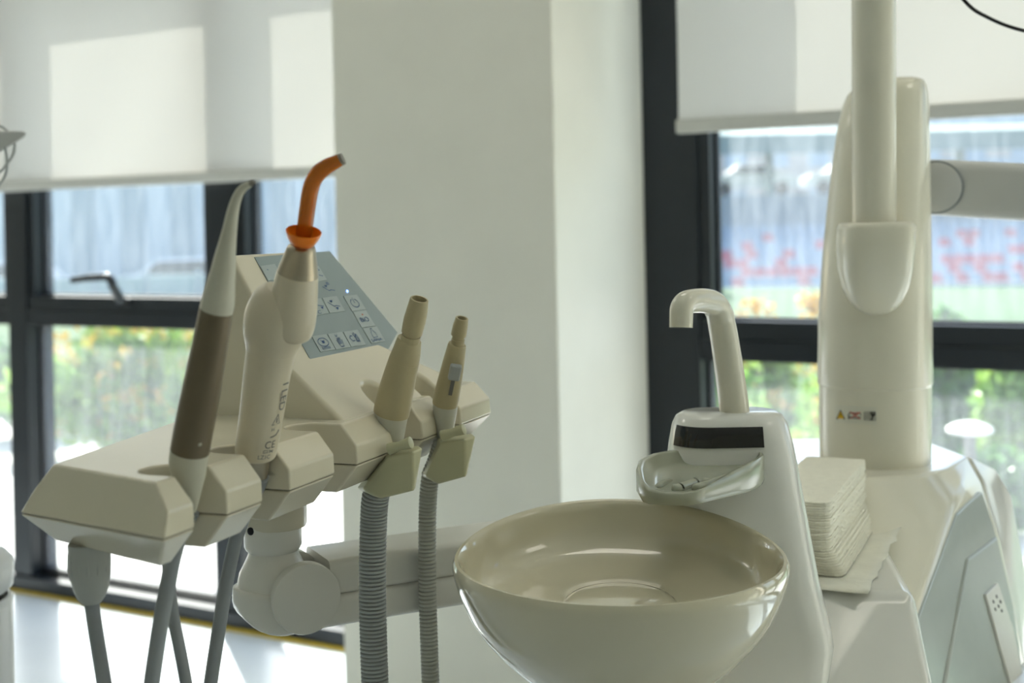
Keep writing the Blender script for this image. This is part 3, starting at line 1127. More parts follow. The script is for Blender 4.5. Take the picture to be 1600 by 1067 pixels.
def tower_at(z):
    for a, b in zip(TW[:-1], TW[1:]):
        if a[0] <= z <= b[0]:
            t = (z - a[0]) / (b[0] - a[0])
            return [a[i] + (b[i] - a[i]) * t for i in range(1, 6)]
    return TW[-1][1:]


bm = bmesh.new()
loft(bm, [rrect(x0, x1, y0, y1, r, hz(z), 8) for z, x0, x1, y0, y1, r in TW])
finish('tower', bm, 'unit_plastic', unit, None, 45)


def strip_row(z, off, xe):
    x0, x1, y0, y1, r = tower_at(z)
    pts = []
    for i in range(9):
        a = math.radians(200 + 70 * i / 8)
        pts.append(Vector((x0 + r + (r + off) * math.cos(a), y0 + r + (r + off) * math.sin(a), hz(z))))
    for i in range(1, 9):
        pts.append(Vector((x0 + r + (xe - x0 - r) * i / 8, y0 - off, hz(z))))
    return pts


bm = bmesh.new()
zz = [-.1885, -.184, -.178, -.1722]
fr_ = [[bm.verts.new(p) for p in strip_row(z, .0012, .2045)] for z in zz]
bk_ = [[bm.verts.new(p) for p in strip_row(z, -.002, .2045)] for z in zz]
for a, b in zip(fr_[:-1], fr_[1:]):
    for i in range(len(a) - 1):
        bm.faces.new((a[i], a[i + 1], b[i + 1], b[i]))
m_ = len(fr_[0])
for k in (0, -1):
    for i in range(m_ - 1):
        bm.faces.new((fr_[k][i], fr_[k][i + 1], bk_[k][i + 1], bk_[k][i]))
for i in (0, m_ - 1):
    for k in range(3):
        bm.faces.new((fr_[k][i], fr_[k + 1][i], bk_[k + 1][i], bk_[k][i]))
finish('display_strip', bm, 'black_gloss', unit, None, 30)['label'] = 'glossy black display strip'

finish('bowl_pedestal', lathe_bm(BC - Vector((0, 0, .0925)), Vector((0, 0, -1)), PEDESTAL, 56), 'unit_plastic', unit)
# cup tray hanging over the bowl: (x, y, how far the rim dips)
ZB, ZBK = -.2165, -.1925
plan = [(.1275, 1.075, 0), (.112, 1.062, 0), (.0985, 1.035, 0), (.0935, 1.005, .12), (.0932, .968, .55), (.0965, .951, .85), (.107, .942, 1), (.120, .939, 1), (.130, .942, 1), (.139, .951, .9), (.152, .968, .62), (.168, .988, .35), (.183, 1.008, .1), (.1945, 1.027, 0),
        (.2015, 1.043, 0), (.2035, 1.055, 0), (.2035, 1.068, 0), (.165, 1.075, 0)]


def tray_loop(inset, kind):
    cx, cy = .146, 1.010
    out_ = []
    for x, y, lo in plan:
        dx, dy = x - cx, y - cy
        L_ = math.hypot(dx, dy)
        f = (L_ - inset) / L_
        zrim = ZBK - .0075 * lo
        z = {'bottom': ZB + .006 * lo, 'rim': zrim, 'wall': zrim - .0014, 'floor': ZBK - .0098}[kind]
        out_.append(Vector((cx + dx * f, cy + dy * f, hz(z))))
    return out_


def up(lp, d):
    return [p + Vector((0, 0, d)) for p in lp]


bm = bmesh.new()
loft(bm, [tray_loop(.009, 'bottom'), up(tray_loop(.002, 'bottom'), .0010), up(tray_loop(.0, 'bottom'), .0045), up(tray_loop(0, 'rim'), -.0014), tray_loop(.0014, 'rim'), tray_loop(.0042, 'rim'), tray_loop(.0056, 'wall'), up(tray_loop(.0125, 'floor'), .0015), tray_loop(.017, 'floor')])
tray = finish('cup_tray', bm, 'tray_plastic', unit, None, 50)
tray['label'] = 'pale green-grey tray with raised ridges'


def ridge(pts, r):
    secs_ = smooth_path([Vector((x, y, hz(z) - .0018)) for x, y, z in pts], 6)
    n_ = len(secs_) - 1
    rs = [r * min(1.0, .12 + math.sqrt(max(0.0, min(i, n_ - i) / 3.0))) for i in range(n_ + 1)]
    finish('ridge', tube_bm(list(zip(secs_, rs)), 16), 'tray_plastic', tray, None, 70)


ridge([(.106, .970, -.2003), (.112, .985, -.2008), (.121, 1.002, -.2023)], .0032)
ridge([(.1155, .9595, -.1993), (.121, .961, -.1993), (.130, .975, -.1998), (.141, .990, -.2008), (.153, .987, -.2018)], .0040)
ridge([(.1310, .960, -.1993), (.140, .965, -.1988), (.153, .980, -.1983), (.165, .994, -.1978)], .0036)

# faucet
fa = [(1148.5, 652, 1.097, 23.6), (1145, 620, 1.097, 23.2), (1139, 575, 1.095, 22.6), (1132, 530, 1.093, 22), (1127, 502, 1.09, 21.6), (1123.5, 488, 1.086, 21.2), (1115, 475, 1.08, 20.4), (1101, 470, 1.069, 19.4),
      (1085, 470, 1.058, 18.8), (1072, 473, 1.049, 18.6), (1065.5, 482, 1.045, 18.6), (1064.5, 496, 1.044, 18.5), (1064.2, 512, 1.043, 18.4)]
fpts = smooth_path([(P(u, v, Y), r / F * Y) for u, v, Y, r in fa], 5)
faucet = finish('faucet', tube_bm(fpts, 32), 'faucet_plastic', unit, None, 60)
faucet['label'] = 'cream hooked cup filler spout'
finish('faucet_ring', lathe_bm(P(1149, 656, 1.097), Vector((-.03, 0, 1)), [(0, .0142), (.003, .0142), (.004, .0136)], 40), 'unit_plastic', unit)

# post
PX, PY = 0.4055, 1.45


def prow(v, u0, u1, yr=None, Y=PY, n=64, e=2.05):
    """horizontal rounded section between two silhouette columns"""
    a, b = P(u0, v, Y), P(u1, v, Y)
    c = (a + b) / 2
    rx = (b - a).length / 2
    ry = rx if yr is None else yr
    z = c.z
    out_ = []
    for i in range(n):
        t = 2 * math.pi * i / n
        ct, st = math.cos(t), math.sin(t)
        x = math.copysign(abs(ct) ** (2 / e), ct)
        y = math.copysign(abs(st) ** (2 / e), st)
        out_.append(Vector((c.x + rx * x, Y + ry * y, z)))
    return out_


bm = bmesh.new()
loft(bm, [prow(760, 1283, 1450.5), prow(600, 1282, 1452)])
finish('post', bm, 'post_enamel', unit, None, 40)
bm = bmesh.new()
hs_ = [(601.5, 1283.5, 1450.5), (600.3, 1281.5, 1452), (598, 1280, 1453), (596, 1279.5, 1453.5), (500, 1280.5, 1453), (400, 1287, 1452), (330, 1293.5, 1451), (260, 1301.5, 1450), (200, 1310, 1449), (165, 1318, 1448.5), (148, 1325, 1447.5), (135, 1336, 1445.5),
       (127, 1350, 1441), (123, 1370, 1432)]
loft(bm, [prow(v, a, b, min((b - a) / 2 / F * PY, .0625)) for v, a, b in hs_])
finish('post_head', bm, 'post_enamel', unit, None, 50)['label'] = 'tapered upper cover of the post'
# socket that bulges out of the head and the pole standing in it
bm = bmesh.new()
sk = [(492, 1352, 1384, 1.402, .012), (484, 1340, 1396, 1.398, .016), (470, 1328, 1407, 1.392, .022), (448, 1318.5, 1416, 1.386, .029), (418, 1312.5, 1421.5, 1.380, .034), (380, 1311, 1424, 1.376, .038), (356, 1312, 1424, 1.376, .038), (350, 1314, 1422.5, 1.376, .0365), (347, 1318, 1419, 1.376, .034)]
loft(bm, [prow(v, a, b, yr, Y, e=3.2) for v, a, b, Y, yr in sk])
finish('pole_socket', bm, 'post_enamel', unit, None, 50)
pole = thing('lamp_pole', 'white round pole rising from socket on the tall post', 'pole', P(1366, 347, 1.37))
bm = tube_bm([(P(1366, 352, 1.37), .0226), (P(1365.5, 150, 1.37), .0230), (P(1365, -350, 1.37), .0236)], 48)
finish('shaft', bm, 'post_enamel', pole, None, 40)
finish('cap', lathe_bm(P(1365, -350, 1.37), Vector((0, 0, 1)), [(0, .027), (.05, .027), (.056, .02)], 40), 'post_enamel', pole)
# seam button and warning label on the post
def on_post(u, v, lift=.0006):
    """point on the curved front of the post"""
    c = prow(v, 1282.5, 1451)
    best = None
    r = ray(u, v)
    Y = PY - .055
    for _ in range(12):
        x = r.x * Y
        cx = sum(p.x for p in c) / len(c)
        rx = max(p.x for p in c) - cx
        k = min(.999, abs((x - cx) / rx))
        Y = PY - rx * (1 - k ** 2.05) ** (1 / 2.05) - lift
    return Vector((r.x * Y, Y, H + r.z * Y))


def pc(x, y):      # close-up crop coordinates of the label
    return 1260 + x / 5.336, 560 + y / 5.336


bp_ = on_post(*pc(391, 330), 0.0)
finish('plug_button', lathe_bm(bp_, Vector((-.42, -1, 0)), [(-.001, .0068), (.0007, .0068), (.0011, .0060)], 32), 'post_enamel', unit)


def post_grid(x0, x1, ya0, ya1, lift, nx=10):
    """strip following the post surface; top edge ya0->, slightly slanted like the photo"""
    bm_ = bmesh.new()
    top, bot = [], []
    for i in range(nx + 1):
        t = i / nx
        x = x0 + (x1 - x0) * t
        top.append(bm_.verts.new(on_post(*pc(x, ya0[0] + (ya0[1] - ya0[0]) * t), lift)))
        bot.append(bm_.verts.new(on_post(*pc(x, ya1[0] + (ya1[1] - ya1[0]) * t), lift)))
    for i in range(nx):
        bm_.faces.new((bot[i], bot[i + 1], top[i + 1], top[i]))
    return bm_


lab = finish('warning_label', post_grid(240, 585, (385, 410), (535, 552), .0004), 'label_white', unit, None, None)
lab['label'] = 'white sticker with yellow warning triangle'
FN = Vector((0, -1, 0))


def lab_poly(pts, mat, lift):
    bm_ = bmesh.new()
    bm_.faces.new([bm_.verts.new(on_post(*pc(x, y), lift)) for x, y in pts])
    finish('symbol', bm_, mat, lab, None, None)


def lab_lines(lines, mat, w, lift):
    bm_ = bmesh.new()
    for ln in lines:
        ribbon_bm(bm_, [on_post(*pc(x, y), lift) for x, y in ln], FN, w)
    finish('symbol', bm_, mat, lab, None, None)


lab_poly([(248, 505), (284, 425), (324, 508)], 'label_black', .0007)
lab_poly([(258, 500), (284, 440), (314, 502)], 'label_yellow', .0010)
lab_lines([[(285, 458), (285, 482)], [(285, 490), (285, 494)]], 'label_black', .0007, .0013)
lab_lines([[(350, 503), (350, 470), (362, 455), (380, 450)], [(362, 500), (362, 478)], [(372, 497), (450, 503)], [(372, 487), (452, 490)], [(385, 462), (430, 462)], [(430, 450), (452, 462), (456, 470)]], 'label_black', .0008, .0007)
lab_lines([[(362, 445), (445, 503)], [(368, 500), (447, 450)], [(375, 455), (440, 455)]], 'label_red', .0010, .0010)
lab_lines([[(482, 448), (528, 448), (574, 448), (574, 514), (528, 514), (482, 510), (482, 448)], [(528, 448), (528, 514)], [(490, 462), (520, 463)], [(490, 474), (520, 475)], [(490, 486), (520, 487)], [(490, 498), (520, 499)]], 'label_black', .0006, .0007)
lab_lines([[(545, 508), (555, 478)], [(543, 452), (546, 470), (555, 476), (566, 468), (566, 452)]], 'label_black', .0022, .0009)

# base cabinet: stepped body around post, napkin shelf, right-hand flank
def Zd(u, v, Y):
    return P(u, v, Y)


shelf_z = -.319
bm = bmesh.new()
loft(bm, [[Vector((x, y, z)) for x, y in ((.0, .86), (.21, .86), (.36, 1.0), (.40, 1.34), (.0, 1.34))] for z in (0.0, hz(-.52))] +
     [[Vector((x, y, z)) for x, y, z in ((.03, .92, hz(-.47)), (.22, .92, hz(-.47)), (.345, 1.045, hz(-.43)), (.39, 1.335, hz(-.40)), (.03, 1.335, hz(-.40)))],
      [Vector((x, y, z)) for x, y, z in ((.135, 1.135, hz(shelf_z)), (.235, 1.10, hz(shelf_z)), (.335, 1.085, hz(shelf_z)), (.372, 1.335, hz(shelf_z)), (.135, 1.335, hz(shelf_z)))]])
finish('base_cabinet', bm, 'unit_plastic', unit, None, 40, .010, 3)
# body under the post
top = [(.30, 1.368), (.36, 1.345), (.43, 1.36), (.466, 1.39), (.516, 1.466), (.50, 1.60), (.30, 1.60)]
SP = [P(1488, 795, 1.335), P(1425, 975, 1.185), P(1562, 842, 1.40)]
spn = (SP[1] - SP[0]).cross(SP[2] - SP[0]).normalized()
if spn.y > 0:
    spn = -spn


def on_side(lst, lift):
    return [on_plane(u, v, SP[0] + spn * lift, spn) for u, v in lst]


pb = [Vector((x, y, hz(-.275))) for x, y in top]
pb += on_side([(1488, 795), (1425, 975), (1396, 1100), (1562, 842), (1612, 1100)], 0)
pb += [P(1505, 762, 1.375), P(1534, 752, 1.435)]
pb += [Vector((.56, 1.45, hz(-.48))), Vector((.54, 1.65, hz(-.48))), Vector((.30, 1.65, hz(-.48))), Vector((.31, 1.36, hz(-.36))), Vector((.35, 1.20, hz(-.48)))]
finish('post_base', hull_bm(pb), 'post_enamel', unit, None, 40, .006, 4)
bm = bmesh.new()
loft(bm, [rrect(.31, .53, 1.25, 1.62, .04, z) for z in (0, hz(-.47))])
finish('plinth', bm, 'unit_plastic', unit, None, 40)
# flank panels on the right side
def flank(nm_, pts, mat, th=.006):
    p3 = [P(u, v, Y) for u, v, Y in pts]
    n_ = (p3[1] - p3[0]).cross(p3[2] - p3[0]).normalized()
    if n_.y > 0:
        n_ = -n_
    return finish(nm_, plate_bm(p3, n_, th), mat, unit, None, None, .002)


finish('side_panel', plate_bm(on_side([(1494, 802), (1514, 782), (1535, 766), (1561, 846), (1585, 950), (1604, 1085), (1402, 1085), (1430, 976)], .0015), spn, .01), 'side_panel', unit, None, None, .003)
finish('door_panel', plate_bm(on_side([(1513, 873), (1559, 838), (1583, 950), (1602, 1085), (1475, 1085), (1497, 960)], .0045), spn, .006), 'side_panel', unit, None, None, .0025)
finish('vent_panel', plate_bm(on_side([(1541, 928), (1560, 910), (1584, 980), (1600, 1060), (1603, 1085), (1585, 1085), (1562, 1005)], .0075), spn, .005), 'unit_plastic', unit, None, None, .0015)
for (u, v) in ((1552, 940), (1557, 932), (1560, 947), (1555, 952), (1563, 940), (1565, 954)):
    finish('vent_hole', lathe_bm(on_side([(u, v)], .0074)[0], spn, [(0, .0018), (.0006, .0018)], 10), 'ink_grey', unit)
rf = [P(1516, 714, 1.475), P(1556, 733, 1.51), P(1580, 772, 1.51), P(1608, 1000, 1.45), P(1640, 1085, 1.42), P(1610, 1085, 1.32), P(1566, 842, 1.42), P(1538, 752, 1.45)]
rf += [p + Vector((-.03, .06, 0)) for p in rf]
finish('rear_flank', hull_bm(rf), 'unit_plastic', unit, None, 40, .004, 3)

# lamp arm going right from the post
larm = thing('lamp_boom', 'white lamp arm reaching sideways from tall post', 'lamp arm', P(1452, 292, 1.5))
LD = (P(1700, 306, 1.44) - P(1440, 292, 1.5)).normalized()
LNv = Vector((LD.y, -LD.x, 0)).normalized()


def la_sec(s, hh, hw, c=P(1440, 292, 1.5), r=.012):
    cc = c + LD * s
    up = LNv.cross(LD).normalized()
    if up.z < 0:
        up = -up
    pts = []
    for cx, cz, a0 in ((hw - r, hh - r, 0), (-hw + r, hh - r, 90), (-hw + r, -hh + r, 180), (hw - r, -hh + r, 270)):
        for i in range(6):
            a = math.radians(a0 + 90 * i / 5)
            pts.append(cc + LNv * (cx + r * math.cos(a)) + up * (cz + r * math.sin(a)))
    return pts


bm = bmesh.new()
loft(bm, [la_sec(-.03, .0315, .030), la_sec(.0, .0318, .031), la_sec(.02, .0322, .031), la_sec(.5, .034, .031)])
finish('arm_tube', bm, 'lamp_arm_white', larm, None, 40)
dcc = P(1440, 292, 1.5) + LD * .0165 + LNv * .028
finish('hinge_disc', lathe_bm(dcc, LNv, [(0, .0282), (.0065, .0282), (.0075, .0270)], 48), 'lamp_arm_white', larm)
finish('hinge_seam', lathe_bm(dcc, LNv, [(0, .0306), (.0044, .0306)], 48), 'cord_grey', larm)

# black cable top right
cab = finish('black_cable', tube_bm([(p, .0019) for p in smooth_path([P(1366, -330, 1.37), P(1400, -230, 1.34), P(1450, -80, 1.32), P(1506, 0, 1.3), P(1545, 28, 1.3), P(1600, 48, 1.3), P(1680, 60, 1.31), P(1760, 40, 1.33), P(1800, 150, 1.36), P(1800, 285, 1.40)], 10)], 12), 'cable_black', None, None, 60)
tag(cab, 'thin black cable drooping from the pole to the lamp arm', 'cable')

# ------------------------------------------------------------------ napkin stack
NA, NBv = Vector((.2730, 1.125, 0)), Vector((.361, 1.325, 0))
ne = (NBv - NA).normalized()
nl = Vector((-ne.y, ne.x, 0))
nlen = (NBv - NA).length
nth = .0021


def napkin_mesh(seed, wl=.060):
    rnd = random.Random(seed)
    bm_ = bmesh.new()
    r = .012
    pts = []
    for cx, cy, a0 in ((nlen - .004, wl - .004, 0), (.004, wl - .004, 90), (r, r, 180), (nlen - .004, .004, 270)):
        rr = r if (cx == r) else .004
        for i in range(5):
            a = math.radians(a0 + 90 * i / 4)
            pts.append((cx + rr * math.cos(a), cy + rr * math.sin(a)))
    # subdivide the long edges so they can be ragged
    fine = []
    for (x0, y0), (x1, y1) in zip(pts, pts[1:] + pts[:1]):
        L_ = math.hypot(x1 - x0, y1 - y0)
        k = max(1, int(L_ / .006))
        for i in range(k):
            t = i / k
            fine.append((x0 + (x1 - x0) * t + rnd.uniform(-.0005, .0005), y0 + (y1 - y0) * t + rnd.uniform(-.0005, .0005)))
    lp0 = [ne * x + nl * y for x, y in fine]

    def sag(p, z):
        return p + Vector((0, 0, z))
    loft(bm_, [[sag(p * 1.0, .0001) for p in lp0], [sag(p, nth * .5) for p in [q + (q - (ne * nlen / 2 + nl * wl / 2)).normalized() * .0006 for q in lp0]], [sag(p, nth * .95) for p in lp0]])
    bmesh.ops.recalc_face_normals(bm_, faces=bm_.faces[:])
    me = bpy.data.meshes.new('napkin')
    bm_.to_mesh(me)
    bm_.free()
    me.materials.append(MATS['paper'])
    return me


nmesh = [napkin_mesh(s) for s in range(5)]
NN = 31
zs = hz(shelf_z) + .003
for i in range(NN):
    o = bpy.data.objects.new('paper_napkin', nmesh[i % 5])
    COL.objects.link(o)
    sh_ = max(0, (11 - i)) * .0011
    o.location = NA + ne * (random.uniform(-.0012, .0012) + sh_ * .3) - nl * (sh_ + random.uniform(-.001, .001)) + Vector((0, 0, zs + i * nth))
    tag(o, 'topmost cream napkin, lying flat on top of the stack' if i == NN - 1 else ('lowest cream napkin of the stack, resting on the paper sheet' if i == 0 else 'thin cream folded paper napkin inside the tall stack beside the spittoon tower'), 'napkin', 'paper napkins in the stack')
bm = bmesh.new()
rnd = random.Random(3)
sheet = []
for j in range(13):
    row = []
    for i in range(17):
        p = NA + ne * (-.035 + .235 * i / 16) + nl * (.05 - .085 * j / 12)
        z = hz(shelf_z) + .0010 + rnd.uniform(0, .0006)
        e = max(0, (j - 9) / 3)
        z += .004 * e * (1 + math.sin(i * 1.3)) * .5 * (1 if i > 6 else 0)
        p = p - nl * rnd.uniform(0, .003) * (j == 12)
        row.append(bm.verts.new(Vector((p.x, p.y, z))))
    sheet.append(row)
for a, b in zip(sheet[:-1], sheet[1:]):
    for i in range(16):
        bm.faces.new((a[i], a[i + 1], b[i + 1], b[i]))
sh_o = finish('paper_sheet', bm, 'paper_sheet', None, None, 60)
so = sh_o.modifiers.new('thick', 'SOLIDIFY')
so.thickness = .0008
so.offset = 1
tag(sh_o, 'thin cream paper sheet lying under the napkin stack', 'paper sheet')

# ------------------------------------------------------------------ objects at the left edge
can = thing('pedestal_bin', 'white round pedestal bin with domed lid at window', 'bin', P(-62, 1000, 1.35) * 1.0)
cb = P(-62, 935, 1.35)
cb0 = Vector((cb.x, cb.y, 0))
can.location = cb0
can.matrix_world = Matrix.Translation(cb0)
finish('body', lathe_bm(cb0, Z3, [(0, .056), (.01, .058), (cb.z - .012, .0515), (cb.z - .002, .0520), (cb.z, .0508), (cb.z, .047), (cb.z - .02, .046)], 48), 'lamp_arm_white', can)
finish('lid', lathe_bm(cb0 + Vector((0, 0, cb.z + .001)), Z3, [(0, .040), (.004, .047), (.010, .0525), (.030, .0535), (.038, .052), (.045, .046), (.050, .030), (.052, .01)], 48), 'lamp_arm_white', can)

st = P(-90, 240, 1.55)
stand = thing('equipment_stand', 'white stand with pointed bracket and hanging grey wires', 'stand', (st.x, st.y, 0))
finish('column', lathe_bm(Vector((st.x, st.y, 0)), Z3, [(0, .12), (.02, .12), (.03, .03), (.04, .02), (1.32, .02), (1.325, .016)], 32), 'lamp_arm_white', stand)
pts = [P(u, v, 1.55 + dy) for dy in (-.012, .012) for u, v in ((-90, 212), (-90, 262), (0, 205), (0, 238), (22, 222), (36, 216), (43, 209), (36, 204))]
finish('bracket', hull_bm(pts), 'lamp_arm_white', stand, None, 30, .003, 2)
for k, pth in enumerate((((-60, 190), (-20, 192), (2, 198), (12, 206)), ((23, 224), (21, 240), (12, 255), (0, 268), (-20, 280), (-50, 286)), ((8, 230), (11, 250), (10, 268), (2, 284), (-12, 298), (-50, 304)))):
    finish('wire', tube_bm([(p, .0016) for p in smooth_path([P(u, v, 1.548 - .006 * k) for u, v in pth], 8)], 10), 'hose_grey', stand, None, 60)

# ------------------------------------------------------------------ outdoors
bm = bmesh.new()
for q, z in ((((-30, 60), (30, 60), (30, 60), (-30, 60)), -1.9),):
    pass


def wq(name, w0, w1, o0, z0, o1, z1, mat):
    bm_ = bmesh.new()
    a = [W(w0, o0, z0), W(w1, o0, z0), W(w1, o1, z1), W(w0, o1, z1)]
    t_ = [bm_.verts.new(p) for p in a]
    b_ = [bm_.verts.new(p - Vector((0, 0, .3))) for p in a]
    bm_.faces.new(t_)
    bm_.faces.new(b_[::-1])
    for i in range(4):
        j = (i + 1) % 4
        bm_.faces.new((t_[i], b_[i], b_[j], t_[j]))
    return finish(name, bm_, mat, None, 'structure', None)


wq('ground_paving', -14, 14, -0.15, -0.04, -3.0, -0.06, 'paving')
wq('ground_lawn', -60, 60, -3.0, -0.06, -48, -1.5, 'grass')


def bush(label, c, rad, n, mat, seed, flowers=0, leaf=.035, heads=0, stems=0, group=None):
    rnd_ = random.Random(seed)
    r = thing('flowering_shrub' if flowers or heads else 'garden_shrub', label, 'shrub', c, group)
    bm_ = bmesh.new()

    def quad(p, s, up=0.3):
        d = Vector((rnd_.gauss(0, 1), rnd_.gauss(0, 1), rnd_.gauss(0, 1) + up)).normalized()
        x, y = frame_of(d, Vector((rnd_.random(), rnd_.random(), .3)))
        vs_ = [bm_.verts.new(p + v_) for v_ in (-x * s, -y * s * .45, x * s, y * s * .45)]
        bm_.faces.new(vs_)

    def rp(shell=.45):
        while True:
            v_ = Vector((rnd_.uniform(-1, 1), rnd_.uniform(-1, 1), rnd_.uniform(-1, 1)))
            if shell < v_.length < 1:
                return v_
    # lumpy crown made of several sub-clumps
    cl = [(rp(0), rnd_.uniform(.35, .6)) for _ in range(9)]
    for i in range(n):
        cc, k = cl[i % 9]
        v_ = cc * .62 + rp() * k
        p = Vector((c[0] + v_.x * rad[0], c[1] + v_.y * rad[1], c[2] + rad[2] + v_.z * rad[2]))
        if p.z < c[2]:
            p.z = c[2] + rnd_.random() * .05
        quad(p, leaf * rnd_.uniform(.6, 1.3))
    finish('foliage', bm_, mat, r, 'stuff', None)
    if flowers:
        bm_ = bmesh.new()
        for i in range(flowers):
            v_ = rp(.8)
            p = Vector((c[0] + v_.x * rad[0] * .98, c[1] - abs(v_.y) * rad[1], c[2] + rad[2] * 1.05 + v_.z * rad[2]))
            if p.z < c[2] + .05:
                continue
            for _ in range(9):
                q = p + Vector((rnd_.gauss(0, .022), rnd_.gauss(0, .022), rnd_.gauss(0, .018)))
                quad(q, leaf * .55, .8)
        finish('flowers', bm_, 'flower', r, 'stuff', None)
    for i in range(heads):
        bm_ = bmesh.new()
        p = Vector((c[0] + rnd_.uniform(-1, 1) * rad[0], c[1] - .03, c[2] + rad[2] * 2 - rnd_.random() * .08))
        for _ in range(26):
            quad(p + Vector((rnd_.gauss(0, .022), rnd_.gauss(0, .018), rnd_.gauss(0, .014))), .02, .8)
        finish('blossom', bm_, 'flower', r, 'stuff', None)
    for i in range(stems):
        a = Vector((c[0] + rnd_.uniform(-.3, .3) * rad[0], c[1], c[2]))
        b = a + Vector((rnd_.uniform(-.2, .2), rnd_.uniform(-.1, .1), rad[2] * 1.5))
        finish('stem', tube_bm([(a, .012), ((a + b) / 2 + Vector((.03, 0, 0)), .009), (b, .004)], 8), 'bark', r)
    return r


def G_at(u, Y, z=-.05):
    r_ = ray(u, 600) * Y
    return (r_.x, Y, z)


bush('bushy yellow-flowered shrub outside the window with cranked handle', G_at(200, 6.9), (.62, .35, .36), 6500, 'leaf_light', 11, 70, stems=5)
bush('low green shrub beside the yellow-flowered shrub, half behind brown scaler', G_at(352, 7.6), (.34, .3, .33), 3500, 'leaf_light', 12, 16, stems=3)
bush('green shrub seen between the left window post and the flowers', G_at(60, 7.6), (.45, .3, .34), 3500, 'leaf_mid', 13, 12, stems=3)
bush('tall yellow-flowered shrub outside the window behind the hooked spout', G_at(1205, 5.3), (.27, .22, .385), 5200, 'leaf_light', 14, 45, stems=4)
bush('pale green shrub hidden partly by the tall post', G_at(1330, 5.8), (.32, .25, .36), 3800, 'leaf_light', 15, 20, stems=3)
bush('green shrub above the mushroom-shaped garden lamp', G_at(1490, 6.2), (.36, .28, .38), 4500, 'leaf_mid', 16, 0, stems=3)
bush('bright green shrub to the side of the mushroom-shaped garden lamp', G_at(1610, 5.2), (.26, .22, .36), 4200, 'leaf_light', 17, 0, stems=4)
bush('dark low shrub at the foot of the mushroom-shaped garden lamp', G_at(1530, 4.85), (.30, .16, .15), 3000, 'leaf_mid', 18, 0, stems=2)

bush('slender flower stalk with yellow blossom behind the hooked spout', G_at(1178, 4.9), (.06, .05, .44), 90, 'leaf_light', 21, 0, heads=3, stems=2)
bush('yellow blossom stalk standing close to the tall post', G_at(1255, 4.8), (.07, .05, .455), 90, 'leaf_light', 22, 0, heads=4, stems=2)
# garden lamp
gl = P(1515, 668, 4.3)
gl0 = (gl.x, gl.y, -.045)
glamp = thing('garden_lamp', 'white mushroom-shaped garden lamp among the shrubs', 'lamp', gl0)
finish('stem', lathe_bm(Vector(gl0), Z3, [(0, .05), (.02, .05), (.03, .022), (gl.z + .03, .020)], 24), 'lamp_grey', glamp)
finish('cap', lathe_bm(Vector((gl.x, gl.y, gl.z - .022)), Z3, [(0, .02), (.004, .062), (.010, .076), (.020, .074), (.032, .056), (.040, .03), (.043, .006)], 32), 'lamp_white', glamp)

# sports stand with rows of seats
SW = Vector((1, 0, 0))
stand2 = thing('sports_stand', 'stepped sports stand with red and blue-grey seats beyond the lawn', 'grandstand', (13, 45, -1.4))
NR = 8
for r_i in range(NR):
    bm = bmesh.new()
    z1 = -1.25 + .30 * r_i
    bm_box(bm, Vector((13, 45.4 + .8 * r_i, (z1 - 1.9) / 2 + 0)), Vector((9, 0, 0)), Vector((0, .4, 0)), Vector((0, 0, (z1 + 1.9) / 2)))
    finish('step', bm, 'concrete', stand2, None, None)
seat_me = {}
for mt in ('seat_red', 'seat_blue'):
    bm = bmesh.new()
    bm_box(bm, Vector((0, 0, .03)), Vector((.19, 0, 0)), Vector((0, .18, 0)), Vector((0, 0, .03)))
    bm_box(bm, Vector((0, .17, .2)), Vector((.19, 0, 0)), Vector((0, .03, 0.0)), Vector((0, 0.02, .14)))
    bmesh.ops.recalc_face_normals(bm, faces=bm.faces[:])
    me = bpy.data.meshes.new('seat')
    bm.to_mesh(me)
    bm.free()
    me.materials.append(MATS[mt])
    seat_me[mt] = me
rnd = random.Random(5)
for r_i in range(NR - 1):
    for c_i in range(34):
        x = 5.2 + c_i * .47
        red = r_i <= 5 and rnd.random() < .42
        o = bpy.data.objects.new('seat', seat_me['seat_red' if red else 'seat_blue'])
        COL.objects.link(o)
        o.parent = stand2
        o.matrix_parent_inverse = stand2.matrix_world.inverted()
        o.location = (x, 45.45 + .8 * r_i, -1.25 + .30 * r_i)
# hazy far scenery
canopy = thing('stand_canopy', 'long grey-green canopy roof above the sports stand', 'canopy', (13, 56, -1.5))
bm = bmesh.new()
bm_box(bm, Vector((13, 56, 4.55)), Vector((12, 0, 0)), Vector((0, 2.2, .25)), Vector((0, 0, .42)))
finish('roof', bm, 'roof_green', canopy, None, None)
for x in (3, 7.2, 11.4, 15.6, 19.8, 24):
    bm = bmesh.new()
    bm_box(bm, Vector((x, 56.5, 1.3)), Vector((.16, 0, 0)), Vector((0, .16, 0)), Vector((0, 0, 2.9)))
    finish('post', bm, 'roof_green', canopy, None, None)


